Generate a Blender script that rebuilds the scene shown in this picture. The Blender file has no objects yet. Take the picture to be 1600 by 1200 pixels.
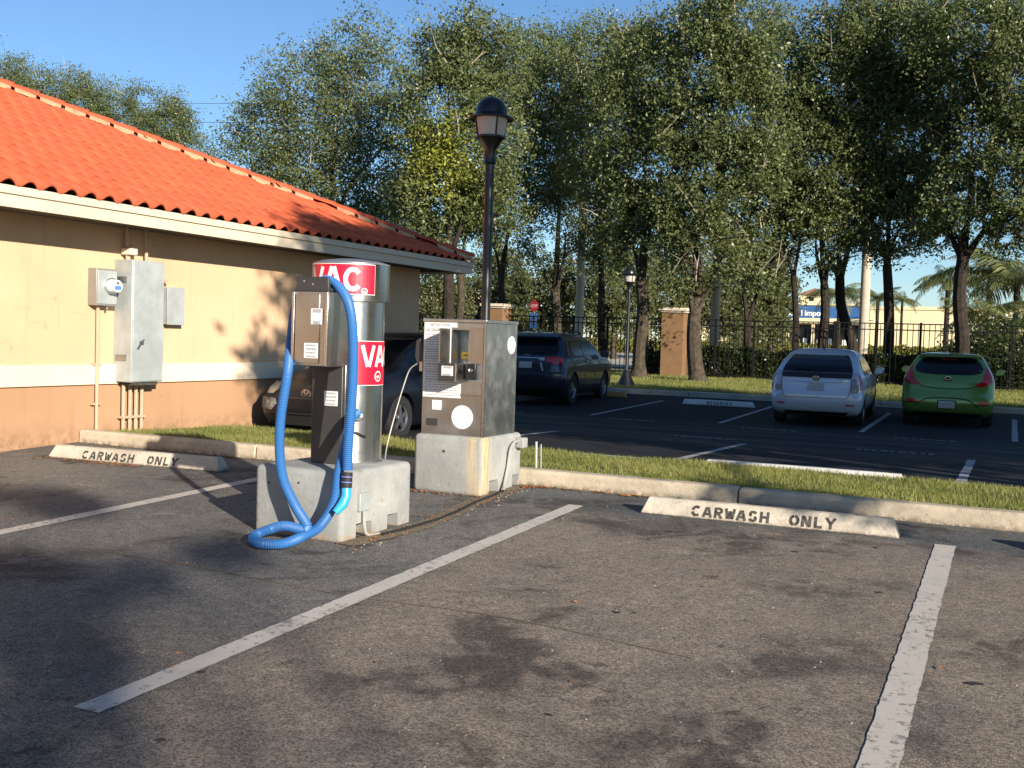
import bpy, bmesh, math, random
import numpy as np
from mathutils import Vector, Matrix
R_ = math.radians
sc = bpy.context.scene
C = sc.collection
random.seed(5)

# ------------------------------------------------------------------ camera, world, sun
F, CX, CY = 1650., 800., 600.
ROT = np.array([[0.903632309294736, -0.04597794629613669, 0.42583409686526036],
                [0.4272318832329623, 0.02629119281433614, -0.9037597529928049],
                [0.030357331040109698, 0.9985964157930816, 0.04340081586021423]])
CAM = np.array([0, 0, 1.5])
cd = bpy.data.cameras.new('camera'); cam = bpy.data.objects.new('camera', cd); C.objects.link(cam)
m4 = Matrix([list(ROT[i]) + [CAM[i]] for i in range(3)] + [[0, 0, 0, 1]])
cam.matrix_world = m4
cd.sensor_width = 36; cd.lens = 36 * F / 1600; cd.clip_end = 6000; cd.clip_start = .05
sc.camera = cam
W = bpy.data.worlds.new('World'); sc.world = W; W.use_nodes = True
nt = W.node_tree; bg = nt.nodes['Background']
sky = nt.nodes.new('ShaderNodeTexSky'); sky.sky_type = 'NISHITA'; sky.sun_disc = False
SUN_EL = R_(18.5); SUN_AZ = math.atan2(.83, -.56)      # compass angle of the sun from +Y towards +X
sky.sun_elevation = SUN_EL; sky.sun_rotation = SUN_AZ
sky.air_density = 1.0; sky.dust_density = .05; sky.ozone_density = 5.0
nt.links.new(sky.outputs[0], bg.inputs[0]); bg.inputs[1].default_value = .078
sd = bpy.data.lights.new('sun', 'SUN'); sun = bpy.data.objects.new('sun', sd); C.objects.link(sun)
sd.energy = 5.0; sd.angle = R_(.53); sd.color = (1, .88, .74)
sv = Vector((.829 * math.cos(SUN_EL), -.559 * math.cos(SUN_EL), math.sin(SUN_EL)))
sun.rotation_euler = sv.to_track_quat('Z', 'Y').to_euler()
sc.view_settings.view_transform = 'Standard'; sc.view_settings.look = 'None'
sc.view_settings.exposure = .95; sc.view_settings.gamma = 1
sc.render.engine = 'CYCLES'
sc.cycles.max_bounces = 6; sc.cycles.transparent_max_bounces = 6

def at(px, py, Y):
    r = ROT @ np.array([px - CX, -(py - CY), -F]); t = Y / r[1]
    return Vector(CAM + t * r)

def gz(y):                       # height of the ground along the depth of the site
    pts = [(-60, -1.56), (8.4, .218), (8.6, .30), (10.9, .24), (11.0, .20), (20, -.03), (27, .10), (27.2, .22), (36, .35), (44, .36), (5000, .4)]
    for (a, za), (b, zb) in zip(pts, pts[1:]):
        if y <= b: return za + (zb - za) * (y - a) / (b - a)
    return .4

# ------------------------------------------------------------------ materials
def newmat(name):
    m = bpy.data.materials.new(name); m.use_nodes = True
    return m, m.node_tree, m.node_tree.nodes['Principled BSDF']
def nd(t, typ, **k):
    n = t.nodes.new(typ)
    for a, b in k.items():
        if a.startswith('i_'):
            key = a[2:]; n.inputs[int(key) if key.isdigit() else key.replace('_', ' ')].default_value = b
        else: setattr(n, a, b)
    return n
def c4(c): return (c[0], c[1], c[2], 1)
def mixc(t, fac, a, b, mode='MIX'):
    n = t.nodes.new('ShaderNodeMix'); n.data_type = 'RGBA'; n.blend_type = mode
    for sock, v in ((n.inputs[0], fac), (n.inputs[6], a), (n.inputs[7], b)):
        if hasattr(v, 'is_linked'): t.links.new(v, sock)
        elif isinstance(v, (int, float)): sock.default_value = v if sock.type == 'VALUE' else (v, v, v, 1)
        else: sock.default_value = c4(v)
    return n.outputs[2]
def noise(t, co, scale, detail=4, rough=.55, dist=0):
    n = nd(t, 'ShaderNodeTexNoise'); n.inputs['Scale'].default_value = scale; n.inputs['Detail'].default_value = detail
    n.inputs['Roughness'].default_value = rough; n.inputs['Distortion'].default_value = dist
    t.links.new(co, n.inputs['Vector']); return n.outputs[0]
def ramp(t, fac, a, b, va=0., vb=1.):
    n = nd(t, 'ShaderNodeMapRange'); n.interpolation_type = 'SMOOTHSTEP'
    n.inputs[1].default_value = a; n.inputs[2].default_value = b; n.inputs[3].default_value = va; n.inputs[4].default_value = vb
    t.links.new(fac, n.inputs[0]); return n.outputs[0]
def math_(t, op, a, b):
    n = nd(t, 'ShaderNodeMath'); n.operation = op
    for s, v in ((n.inputs[0], a), (n.inputs[1], b)):
        if hasattr(v, 'is_linked'): t.links.new(v, s)
        else: s.default_value = v
    return n.outputs[0]
def bump(t, b, h, strength, dist=.01):
    n = nd(t, 'ShaderNodeBump'); n.inputs['Strength'].default_value = strength; n.inputs['Distance'].default_value = dist
    t.links.new(h, n.inputs['Height']); t.links.new(n.outputs[0], b.inputs['Normal'])
def worldco(t):
    return nd(t, 'ShaderNodeNewGeometry').outputs['Position']
def pm(name, col, rough=.6, metal=0, var=0, vs=3., dark=None, bs=0, bst=.2, spec=.5, coat=0, rnd=0):
    m, t, b = newmat(name)
    b.inputs['Roughness'].default_value = rough; b.inputs['Metallic'].default_value = metal
    b.inputs['Specular IOR Level'].default_value = spec; b.inputs['Coat Weight'].default_value = coat
    co = nd(t, 'ShaderNodeTexCoord').outputs['Object']
    c = None
    if var:
        n1 = noise(t, co, vs, 6, .6); f = ramp(t, n1, .3, .7)
        dk = dark or tuple(x * (1 - var) for x in col)
        c = mixc(t, f, dk, col)
    if rnd:
        o = nd(t, 'ShaderNodeObjectInfo').outputs['Random']
        v = ramp(t, o, 0, 1, 1 - rnd, 1 + rnd * .6)
        hs = nd(t, 'ShaderNodeHueSaturation')
        if c is None: hs.inputs['Color'].default_value = c4(col)
        else: t.links.new(c, hs.inputs['Color'])
        t.links.new(v, hs.inputs['Value']); c = hs.outputs[0]
    if c is not None: t.links.new(c, b.inputs['Base Color'])
    else: b.inputs['Base Color'].default_value = c4(col)
    if bs:
        bump(t, b, noise(t, co, bs, 5, .6), bst)
    return m

M = {}
def stucco(name, col, dirt=.0):
    m, t, b = newmat(name); co = worldco(t)
    n1 = noise(t, co, .8, 5, .6); n2 = noise(t, co, 9, 6, .7)
    c = mixc(t, ramp(t, n1, .3, .7, 0, .8), col, tuple(x * y for x, y in zip(col, (.86, .84, .80))))
    mp = nd(t, 'ShaderNodeMapping'); mp.inputs['Scale'].default_value = (5, 5, .35); t.links.new(co, mp.inputs[0])
    st = noise(t, mp.outputs[0], 1.4, 5, .65)
    c = mixc(t, ramp(t, st, .56, .74, 0, .35), c, tuple(x * .62 for x in col))
    w = nd(t, 'ShaderNodeTexVoronoi'); w.feature = 'DISTANCE_TO_EDGE'; w.inputs['Scale'].default_value = .55
    ds = nd(t, 'ShaderNodeVectorMath'); ds.operation = 'ADD'; nn_ = nd(t, 'ShaderNodeTexNoise'); nn_.inputs['Scale'].default_value = 3; t.links.new(co, nn_.inputs[0])
    t.links.new(co, ds.inputs[0]); t.links.new(nn_.outputs[1], ds.inputs[1]); t.links.new(ds.outputs[0], w.inputs['Vector'])
    cr = math_(t, 'MULTIPLY', ramp(t, w.outputs['Distance'], .006, .001), ramp(t, n1, .48, .60))
    c = mixc(t, math_(t, 'MULTIPLY', cr, .35), c, tuple(x * .45 for x in col))
    if dirt:
        z = nd(t, 'ShaderNodeSeparateXYZ'); t.links.new(co, z.inputs[0])
        f = math_(t, 'MULTIPLY', ramp(t, z.outputs[2], .50, .18), ramp(t, n2, .35, .65))
        c = mixc(t, math_(t, 'MULTIPLY', f, dirt), c, (.15, .10, .06))
    t.links.new(c, b.inputs['Base Color']); b.inputs['Roughness'].default_value = .92; b.inputs['Specular IOR Level'].default_value = .15
    bump(t, b, noise(t, co, 85, 4, .65), .30, .004); return m
M['stucco_up'] = stucco('peach_stucco', (.60, .415, .27))
M['stucco_low'] = stucco('tan_stucco', (.40, .245, .145), .7)
M['stucco_band'] = stucco('cream_band', (.72, .61, .47))
M['fascia'] = pm('cream_fascia_paint', (.58, .51, .385), .75, var=.1, vs=1.2)
M['soffit'] = pm('brown_soffit', (.10, .085, .06), .9)
M['tile'] = pm('orange_roof_tile', (.47, .098, .042), .8, var=.28, vs=4, rnd=.10, bs=40, bst=.1, spec=.25)
M['tile_dark'] = pm('roof_underlay', (.06, .03, .02), .95)
M['mortar'] = pm('pale_mortar', (.55, .30, .17), .95, var=.25, vs=9)
def conc(name, col, dirt, vs=3.5, amt=.6, base=.06):
    m, t, b = newmat(name); co = worldco(t)
    n1 = noise(t, co, vs, 7, .65, .3); n2 = noise(t, co, vs * 7, 6, .7); n3 = noise(t, co, 1.3, 4, .6)
    c = mixc(t, ramp(t, n1, .3, .7), tuple(x * .72 for x in col), col)
    c = mixc(t, math_(t, 'MULTIPLY', ramp(t, n2, .56, .70), amt), c, dirt)
    c = mixc(t, math_(t, 'MULTIPLY', ramp(t, math_(t, 'ADD', math_(t, 'MULTIPLY', n3, .6), math_(t, 'MULTIPLY', n2, .4)), .50, .62), amt * .8), c, dirt)
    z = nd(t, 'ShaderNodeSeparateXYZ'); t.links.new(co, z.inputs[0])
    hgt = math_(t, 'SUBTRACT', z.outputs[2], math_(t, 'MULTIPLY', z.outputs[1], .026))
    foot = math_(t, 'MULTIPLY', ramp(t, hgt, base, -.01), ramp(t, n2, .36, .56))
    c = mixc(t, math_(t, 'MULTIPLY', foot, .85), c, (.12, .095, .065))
    t.links.new(c, b.inputs['Base Color']); b.inputs['Roughness'].default_value = .92; b.inputs['Specular IOR Level'].default_value = .2
    bump(t, b, math_(t, 'ADD', n2, noise(t, co, 70, 4, .7)), .55, .006); return m
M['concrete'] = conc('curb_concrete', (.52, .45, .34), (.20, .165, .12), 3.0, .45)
M['concrete_far'] = pm('far_kerb_concrete', (.42, .38, .31), .9, var=.3, vs=2)
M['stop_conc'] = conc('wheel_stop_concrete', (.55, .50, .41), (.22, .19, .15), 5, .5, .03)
M['stop_white'] = pm('white_painted_stop', (.62, .62, .60), .8, var=.18, vs=5)
M['stop_orange'] = pm('orange_painted_stop', (.40, .22, .06), .8, var=.2, vs=5)
M['black'] = pm('black_stencil_paint', (.018, .017, .016), .8, var=.5, vs=40, dark=(.09, .085, .07))
M['black_gloss'] = pm('black_powder_coat', (.010, .010, .011), .32, var=.3, vs=5)
M['frost'] = pm('frosted_lamp_glass', (.42, .38, .34), .35)
M['steel'] = None
M['label'] = pm('white_label', (.75, .75, .72), .5, var=.06, vs=30)
M['labelgrey'] = pm('printed_grey', (.28, .29, .32), .6)
M['labelblue'] = pm('printed_blue', (.10, .13, .35), .6)
M['yellow'] = pm('yellow_label', (.72, .50, .06), .5)
M['red'] = pm('red_sign_film', (.72, .008, .035), .35, var=.06, vs=4)
M['white'] = pm('white_letter_film', (.82, .80, .78), .4)
M['rubber'] = pm('black_rubber', (.012, .012, .013), .7)
M['nozzle'] = pm('cyan_nozzle_plastic', (.03, .33, .62), .35)
M['galv'] = pm('galvanised_cabinet', (.42, .46, .46), .5, metal=.25, var=.22, vs=5, bs=15, bst=.05)
M['galv2'] = pm('meter_box_grey', (.28, .27, .25), .45, metal=.3, var=.1, vs=6)
M['pipe'] = pm('painted_conduit', (.50, .35, .24), .7, var=.15, vs=10)
M['meterglass'] = pm('meter_glass', (.65, .68, .72), .08, spec=.9)
M['meterblue'] = pm('meter_face_blue', (.08, .22, .6), .3)
M['blockpaint'] = None
M['bark'] = pm('oak_bark', (.085, .07, .052), .95, var=.55, vs=7, bs=22, bst=.8, spec=.1)
M['bark_dark'] = pm('dark_oak_bark', (.045, .037, .03), .95, var=.5, vs=7, bs=22, bst=.8, spec=.1)
M['twig'] = pm('pale_dead_twig', (.30, .26, .20), .9)
M['palmtrunk'] = pm('royal_palm_trunk', (.50, .44, .35), .85, var=.2, vs=3, bs=9, bst=.3, spec=.2)
M['pillar'] = pm('shaded_pillar_stucco', (.21, .125, .065), .9, var=.18, vs=3, bs=40, bst=.15, spec=.2)  # stucco darkened in the colour itself to stand for dappled tree shade
M['pillarcap'] = pm('pillar_cap', (.60, .53, .42), .9, var=.2, vs=5)
M['iron'] = pm('black_iron', (.006, .006, .007), .7, spec=.2)
M['soil'] = pm('soil', (.12, .09, .055), .95, var=.4, vs=6, bs=20, bst=.5)
M['storewall'] = pm('cream_store_wall', (.70, .60, .38), .9, var=.05, vs=.3)
M['storeblue'] = pm('blue_sign_band', (.03, .11, .30), .6, var=.1, vs=.5)
M['storedark'] = pm('dark_shop_window', (.012, .014, .018), .15)
M['storeroof'] = pm('terracotta_roof', (.30, .15, .09), .9)
M['road'] = pm('sunny_road', (.42, .38, .31), .9, var=.15, vs=.2)
M['tyre'] = pm('tyre_rubber', (.010, .010, .011), .8)
M['rim'] = pm('alloy_rim', (.35, .36, .38), .3, metal=.9)
M['underbody'] = pm('black_plastic_trim', (.012, .012, .014), .6)
M['carglass'] = pm('dark_car_glass', (.006, .007, .010), .12, spec=.3)
M['plate'] = pm('licence_plate', (.50, .52, .52), .5, var=.35, vs=25, dark=(.25, .30, .30))
M['chrome'] = pm('chrome', (.6, .6, .62), .15, metal=1)
M['redlight'] = pm('red_tail_lens', (.42, .010, .012), .12, coat=.6)
M['clearlight'] = pm('clear_tail_lens', (.55, .50, .55), .1, metal=.35, coat=.6, var=.4, vs=9)
M['headlamp'] = pm('clouded_headlamp', (.42, .40, .33), .25, coat=.5, var=.25, vs=12)
M['silver'] = pm('silver_car_paint', (.52, .57, .66), .35, metal=.2, coat=.5)
M['green'] = pm('green_car_paint', (.14, .26, .055), .28, metal=.35, coat=.8)
M['navy'] = pm('dark_navy_car_paint', (.020, .026, .046), .3, metal=.3, coat=.5)
M['sedan'] = pm('black_car_paint', (.006, .007, .011), .35, spec=.25, coat=.15)
M['scuff'] = pm('scraped_bumper_primer', (.25, .25, .24), .7, var=1, vs=16, dark=(.015, .015, .018))
M['emblem'] = pm('blue_black_emblem', (.01, .015, .05), .2)
M['leaflitter'] = pm('dry_leaf', (.34, .14, .05), .8, var=.5, vs=3)
M['chips'] = pm('pale_debris', (.34, .31, .26), .9)
M['tar'] = pm('tar_black', (.03, .027, .024), .7)
M['gravel'] = pm('brown_grit', (.20, .155, .10), .95, var=.5, vs=30, bs=80, bst=.6)
M['signblue'] = pm('blue_sign', (.03, .10, .28), .5)
M['signred'] = pm('stop_sign_red', (.30, .01, .02), .5)
M['wood'] = pm('timber_pole', (.22, .15, .10), .9, var=.3, vs=5)
M['wire'] = pm('overhead_wire', (.02, .02, .02), .7)
M['orangedirt'] = pm('rust', (.22, .09, .03), .9, var=.4, vs=20)

def steel_mat(name, col, rough, rot_=0.):
    m, t, b = newmat(name)
    co = nd(t, 'ShaderNodeTexCoord').outputs['Object']
    mp = nd(t, 'ShaderNodeMapping'); mp.inputs['Scale'].default_value = (60, 60, 1.5); t.links.new(co, mp.inputs[0])
    br = noise(t, mp.outputs[0], 4, 4, .6); sm = noise(t, co, 5, 5, .6)
    c = mixc(t, ramp(t, sm, .35, .7), tuple(x * .85 for x in col), col)
    c = mixc(t, ramp(t, br, .3, .7, 0, .25), c, (.2, .18, .15))
    t.links.new(c, b.inputs['Base Color']); b.inputs['Metallic'].default_value = 1
    r = ramp(t, sm, .3, .75, rough * .85, rough * 1.2); t.links.new(r, b.inputs['Roughness'])
    b.inputs['Anisotropic'].default_value = .75; b.inputs['Anisotropic Rotation'].default_value = rot_
    bump(t, b, br, .04)
    return m
M['steel'] = steel_mat('brushed_stainless', (.66, .65, .62), .26, .25)
M['steel2'] = steel_mat('weathered_stainless', (.40, .42, .43), .38)
M['steelbox'] = steel_mat('brown_tinged_stainless', (.36, .355, .35), .3)
M['capmetal'] = pm('grey_cap_metal', (.26, .27, .28), .45, metal=.55, var=.15, vs=6)
M['steeldark'] = pm('dark_grey_metal_panel', (.055, .055, .056), .45, metal=.3, var=.15, vs=5)

def block_mat():
    m, t, b = newmat('grey_painted_block')
    co = nd(t, 'ShaderNodeTexCoord').outputs['Object']
    n1 = noise(t, co, 3, 6, .6); n2 = noise(t, co, 18, 5, .65)
    c = mixc(t, ramp(t, n1, .35, .7), (.235, .25, .245), (.325, .335, .32))
    c = mixc(t, ramp(t, n2, .58, .70, 0, .6), c, (.17, .15, .12))
    n3 = noise(t, co, 7, 6, .75, .6); c = mixc(t, ramp(t, n3, .60, .68, 0, .55), c, (.42, .40, .35)); c = mixc(t, ramp(t, n3, .40, .30, 0, .5), c, (.16, .15, .13))
    z = nd(t, 'ShaderNodeSeparateXYZ'); t.links.new(co, z.inputs[0])
    foot = ramp(t, z.outputs[2], .10, .0); foot = math_(t, 'MULTIPLY', foot, ramp(t, n2, .4, .6))
    c = mixc(t, foot, c, (.30, .21, .13))
    t.links.new(c, b.inputs['Base Color']); b.inputs['Roughness'].default_value = .85
    bump(t, b, noise(t, co, 30, 5, .6), .35)
    return m
M['blockpaint'] = block_mat()
def rustblock_mat():
    m, t, b = newmat('grey_block_with_rust_runs')
    co = nd(t, 'ShaderNodeTexCoord').outputs['Object']
    n1 = noise(t, co, 3, 6, .6); n2 = noise(t, co, 18, 5, .65)
    c = mixc(t, ramp(t, n1, .35, .7), (.235, .25, .245), (.325, .335, .32))
    s = nd(t, 'ShaderNodeSeparateXYZ'); t.links.new(co, s.inputs[0])
    mp = nd(t, 'ShaderNodeMapping'); mp.inputs['Scale'].default_value = (14, 14, .9); t.links.new(co, mp.inputs[0])
    st = noise(t, mp.outputs[0], 1.5, 4, .6)
    # rust runs are strongest around the corner below the cabinet
    near = ramp(t, s.outputs[0], -.20, -.03); near2 = ramp(t, s.outputs[1], .26, .04)
    f = math_(t, 'MULTIPLY', math_(t, 'MULTIPLY', near, near2), ramp(t, st, .36, .62))
    c = mixc(t, f, c, (.50, .38, .19))
    f2 = math_(t, 'MULTIPLY', math_(t, 'MULTIPLY', near, near2), ramp(t, st, .60, .70))
    c = mixc(t, f2, c, (.28, .14, .05))
    c = mixc(t, ramp(t, n2, .58, .70, 0, .6), c, (.17, .15, .12))
    n3 = noise(t, co, 7, 6, .75, .6); c = mixc(t, ramp(t, n3, .60, .68, 0, .55), c, (.42, .40, .35)); c = mixc(t, ramp(t, n3, .40, .30, 0, .5), c, (.16, .15, .13))
    t.links.new(c, b.inputs['Base Color']); b.inputs['Roughness'].default_value = .85
    bump(t, b, noise(t, co, 30, 5, .6), .3)
    return m
M['rustblock'] = rustblock_mat()

def hose_mat():
    m, t, b = newmat('blue_vacuum_hose')
    b.inputs['Base Color'].default_value = (.030, .135, .36, 1); b.inputs['Roughness'].default_value = .5
    return m
M['hose'] = hose_mat()

def asphalt_near():
    m, t, b = newmat('worn_asphalt')
    co = worldco(t)
    s = nd(t, 'ShaderNodeSeparateXYZ'); t.links.new(co, s.inputs[0])
    big = noise(t, co, .55, 5, .6, .4); mid = noise(t, co, 1.9, 6, .65, .5); fine = noise(t, co, 14, 6, .7)
    c = mixc(t, ramp(t, big, .36, .66), (.120, .114, .108), (.235, .207, .172))
    # the stall between the two painted lines is browner and paler
    stall = math_(t, 'MULTIPLY', ramp(t, s.outputs[0], -3.1, -2.7), ramp(t, s.outputs[1], 7.5, 6.6))
    wob = math_(t, 'MULTIPLY', stall, ramp(t, mid, .25, .6))
    c = mixc(t, math_(t, 'MULTIPLY', wob, .65), c, (.27, .225, .175))
    # newer bluish sealer next to the kerb and around the machines
    edge = math_(t, 'ADD', s.outputs[1], math_(t, 'MULTIPLY', mid, .25))
    band = ramp(t, edge, 7.62, 7.78)
    c = mixc(t, math_(t, 'MULTIPLY', band, .8), c, (.095, .108, .114))
    left = math_(t, 'MULTIPLY', ramp(t, s.outputs[0], -2.98, -3.08), ramp(t, s.outputs[1], 3.0, 4.4))
    c = mixc(t, math_(t, 'MULTIPLY', left, .55), c, (.150, .158, .158))
    # oil and tyre stains
    oil = noise(t, co, .85, 4, .6, .7); oil2 = noise(t, co, 3.3, 4, .6, .8)
    f = math_(t, 'MULTIPLY', ramp(t, oil, .50, .63), ramp(t, oil2, .36, .56))
    c = mixc(t, math_(t, 'MULTIPLY', f, .78), c, (.045, .039, .034))
    f = ramp(t, noise(t, co, 5.5, 5, .6, .6), .62, .70)
    c = mixc(t, math_(t, 'MULTIPLY', f, .6), c, (.035, .032, .030))
    # dusty pale scuffs
    f = math_(t, 'MULTIPLY', ramp(t, noise(t, co, 2.4, 6, .7, 1.5), .56, .72), .45)
    c = mixc(t, f, c, (.38, .33, .265))
    c = mixc(t, ramp(t, fine, .35, .7, .55, 0), c, mixc(t, 1, c, (.55, .55, .55), 'MULTIPLY'))
    # stones of the aggregate
    v = nd(t, 'ShaderNodeTexVoronoi'); v.inputs['Scale'].default_value = 140; t.links.new(co, v.inputs['Vector'])
    g = nd(t, 'ShaderNodeSeparateColor'); t.links.new(v.outputs['Color'], g.inputs[0])
    c = mixc(t, ramp(t, g.outputs[0], .0, 1., 0, .85), mixc(t, 1, c, (.50, .50, .50), 'MULTIPLY'), mixc(t, 1, c, (1.6, 1.56, 1.5), 'MULTIPLY'))
    v2 = nd(t, 'ShaderNodeTexVoronoi'); v2.inputs['Scale'].default_value = 22; t.links.new(co, v2.inputs['Vector'])
    g2 = nd(t, 'ShaderNodeSeparateColor'); t.links.new(v2.outputs['Color'], g2.inputs[0])
    sp = math_(t, 'MULTIPLY', math_(t, 'LESS_THAN', v2.outputs['Distance'], .13), math_(t, 'GREATER_THAN', g2.outputs[1], .93))
    c = mixc(t, math_(t, 'MULTIPLY', sp, .8), c, (.42, .39, .34))
    t.links.new(c, b.inputs['Base Color']); b.inputs['Roughness'].default_value = .85; b.inputs['Specular IOR Level'].default_value = .3
    h = math_(t, 'ADD', math_(t, 'MULTIPLY', v.outputs['Distance'], -1), math_(t, 'MULTIPLY', fine, .8))
    bump(t, b, h, .4, .004)
    return m
M['asphalt'] = asphalt_near()
def asphalt_far():
    m, t, b = newmat('dark_sealed_asphalt')
    co = worldco(t)
    mp = nd(t, 'ShaderNodeMapping'); mp.inputs['Scale'].default_value = (.12, 1.3, 1); t.links.new(co, mp.inputs[0])
    st = noise(t, mp.outputs[0], 1.1, 5, .6, .3)
    s = nd(t, 'ShaderNodeSeparateXYZ'); t.links.new(co, s.inputs[0])
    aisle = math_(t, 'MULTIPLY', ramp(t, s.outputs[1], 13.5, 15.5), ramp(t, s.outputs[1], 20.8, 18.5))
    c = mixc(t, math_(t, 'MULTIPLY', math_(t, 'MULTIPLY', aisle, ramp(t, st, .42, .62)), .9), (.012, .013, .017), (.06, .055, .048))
    c = mixc(t, ramp(t, noise(t, co, 40, 4, .7), .4, .8, 0, .35), c, (.03, .03, .03))
    t.links.new(c, b.inputs['Base Color']); b.inputs['Roughness'].default_value = .85; b.inputs['Specular IOR Level'].default_value = .25
    bump(t, b, noise(t, co, 90, 3, .6), .4)
    return m
M['asphalt_far'] = asphalt_far()
def paint_mat(name, col, under, wear=.5, sc_=14):
    m, t, b = newmat(name); co = worldco(t)
    n = noise(t, co, sc_, 8, .75); n2 = noise(t, co, 1.2, 3, .6)
    f = ramp(t, math_(t, 'ADD', n, math_(t, 'MULTIPLY', n2, .35)), wear + .26, wear + .33)
    v = nd(t, 'ShaderNodeTexVoronoi'); v.inputs['Scale'].default_value = 120; t.links.new(co, v.inputs['Vector'])
    c = mixc(t, ramp(t, v.outputs['Distance'], .0, .7, 0, .35), col, tuple(x * .7 for x in col))
    c = mixc(t, f, c, under)
    c = mixc(t, ramp(t, noise(t, co, 4, 5, .6), .5, .75, 0, .35), c, tuple(x * .5 for x in col))
    t.links.new(c, b.inputs['Base Color']); b.inputs['Roughness'].default_value = .8
    bump(t, b, noise(t, co, 150, 3, .6), .2, .002)
    return m
M['paint'] = paint_mat('worn_white_road_paint', (.50, .47, .42), (.20, .18, .155), .455, 22)
M['paint_far'] = paint_mat('white_road_paint', (.32, .32, .33), (.05, .05, .05), .58, 7)
def grass_ground():
    m, t, b = newmat('turf_soil'); co = worldco(t)
    c = mixc(t, ramp(t, noise(t, co, 3, 6, .7), .35, .65), (.10, .10, .035), (.15, .17, .05))
    c = mixc(t, ramp(t, noise(t, co, 9, 5, .7), .5, .7, 0, .6), c, (.16, .12, .06))
    t.links.new(c, b.inputs['Base Color']); b.inputs['Roughness'].default_value = .95
    return m
M['turf'] = grass_ground()

def leaf_mat(name, ca, cb, trans=.35, rough=.38, patch=None):
    m = bpy.data.materials.new(name); m.use_nodes = True; t = m.node_tree
    for n in list(t.nodes): t.nodes.remove(n)
    out = nd(t, 'ShaderNodeOutputMaterial')
    at_ = nd(t, 'ShaderNodeAttribute'); at_.attribute_name = 'tint'
    c = mixc(t, at_.outputs['Fac'], ca, cb)
    if patch:
        co = worldco(t)
        a2 = nd(t, 'ShaderNodeAttribute'); a2.attribute_name = 'yellowing'
        c = mixc(t, a2.outputs['Fac'], c, patch)
    p = nd(t, 'ShaderNodeBsdfPrincipled'); t.links.new(c, p.inputs['Base Color']); p.inputs['Roughness'].default_value = rough
    p.inputs['Specular IOR Level'].default_value = .32
    tr = nd(t, 'ShaderNodeBsdfTranslucent'); t.links.new(mixc(t, 1, c, (1.25, 1.35, .7), 'MULTIPLY'), tr.inputs[0])
    mx = nd(t, 'ShaderNodeMixShader'); mx.inputs[0].default_value = trans
    t.links.new(p.outputs[0], mx.inputs[1]); t.links.new(tr.outputs[0], mx.inputs[2]); t.links.new(mx.outputs[0], out.inputs[0])
    return m
M['leaf'] = leaf_mat('oak_leaf', (.042, .060, .022), (.175, .205, .080), .25, .38, patch=(.36, .38, .045))
M['leaf_far'] = leaf_mat('distant_foliage', (.045, .062, .024), (.14, .15, .06), .3, .5)
M['leaf_pale'] = leaf_mat('grey_green_leaf', (.06, .075, .045), (.15, .17, .10), .25, .42)
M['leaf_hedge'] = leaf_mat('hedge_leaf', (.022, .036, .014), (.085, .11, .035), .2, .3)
M['leaf_yhedge'] = leaf_mat('yellow_green_hedge_leaf', (.12, .13, .03), (.30, .28, .07), .3, .5)
M['frond'] = leaf_mat('palm_leaflet', (.06, .085, .025), (.20, .21, .08), .3, .4)
M['blade'] = leaf_mat('grass_blade', (.10, .135, .03), (.31, .30, .10), .35, .5)

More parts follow.
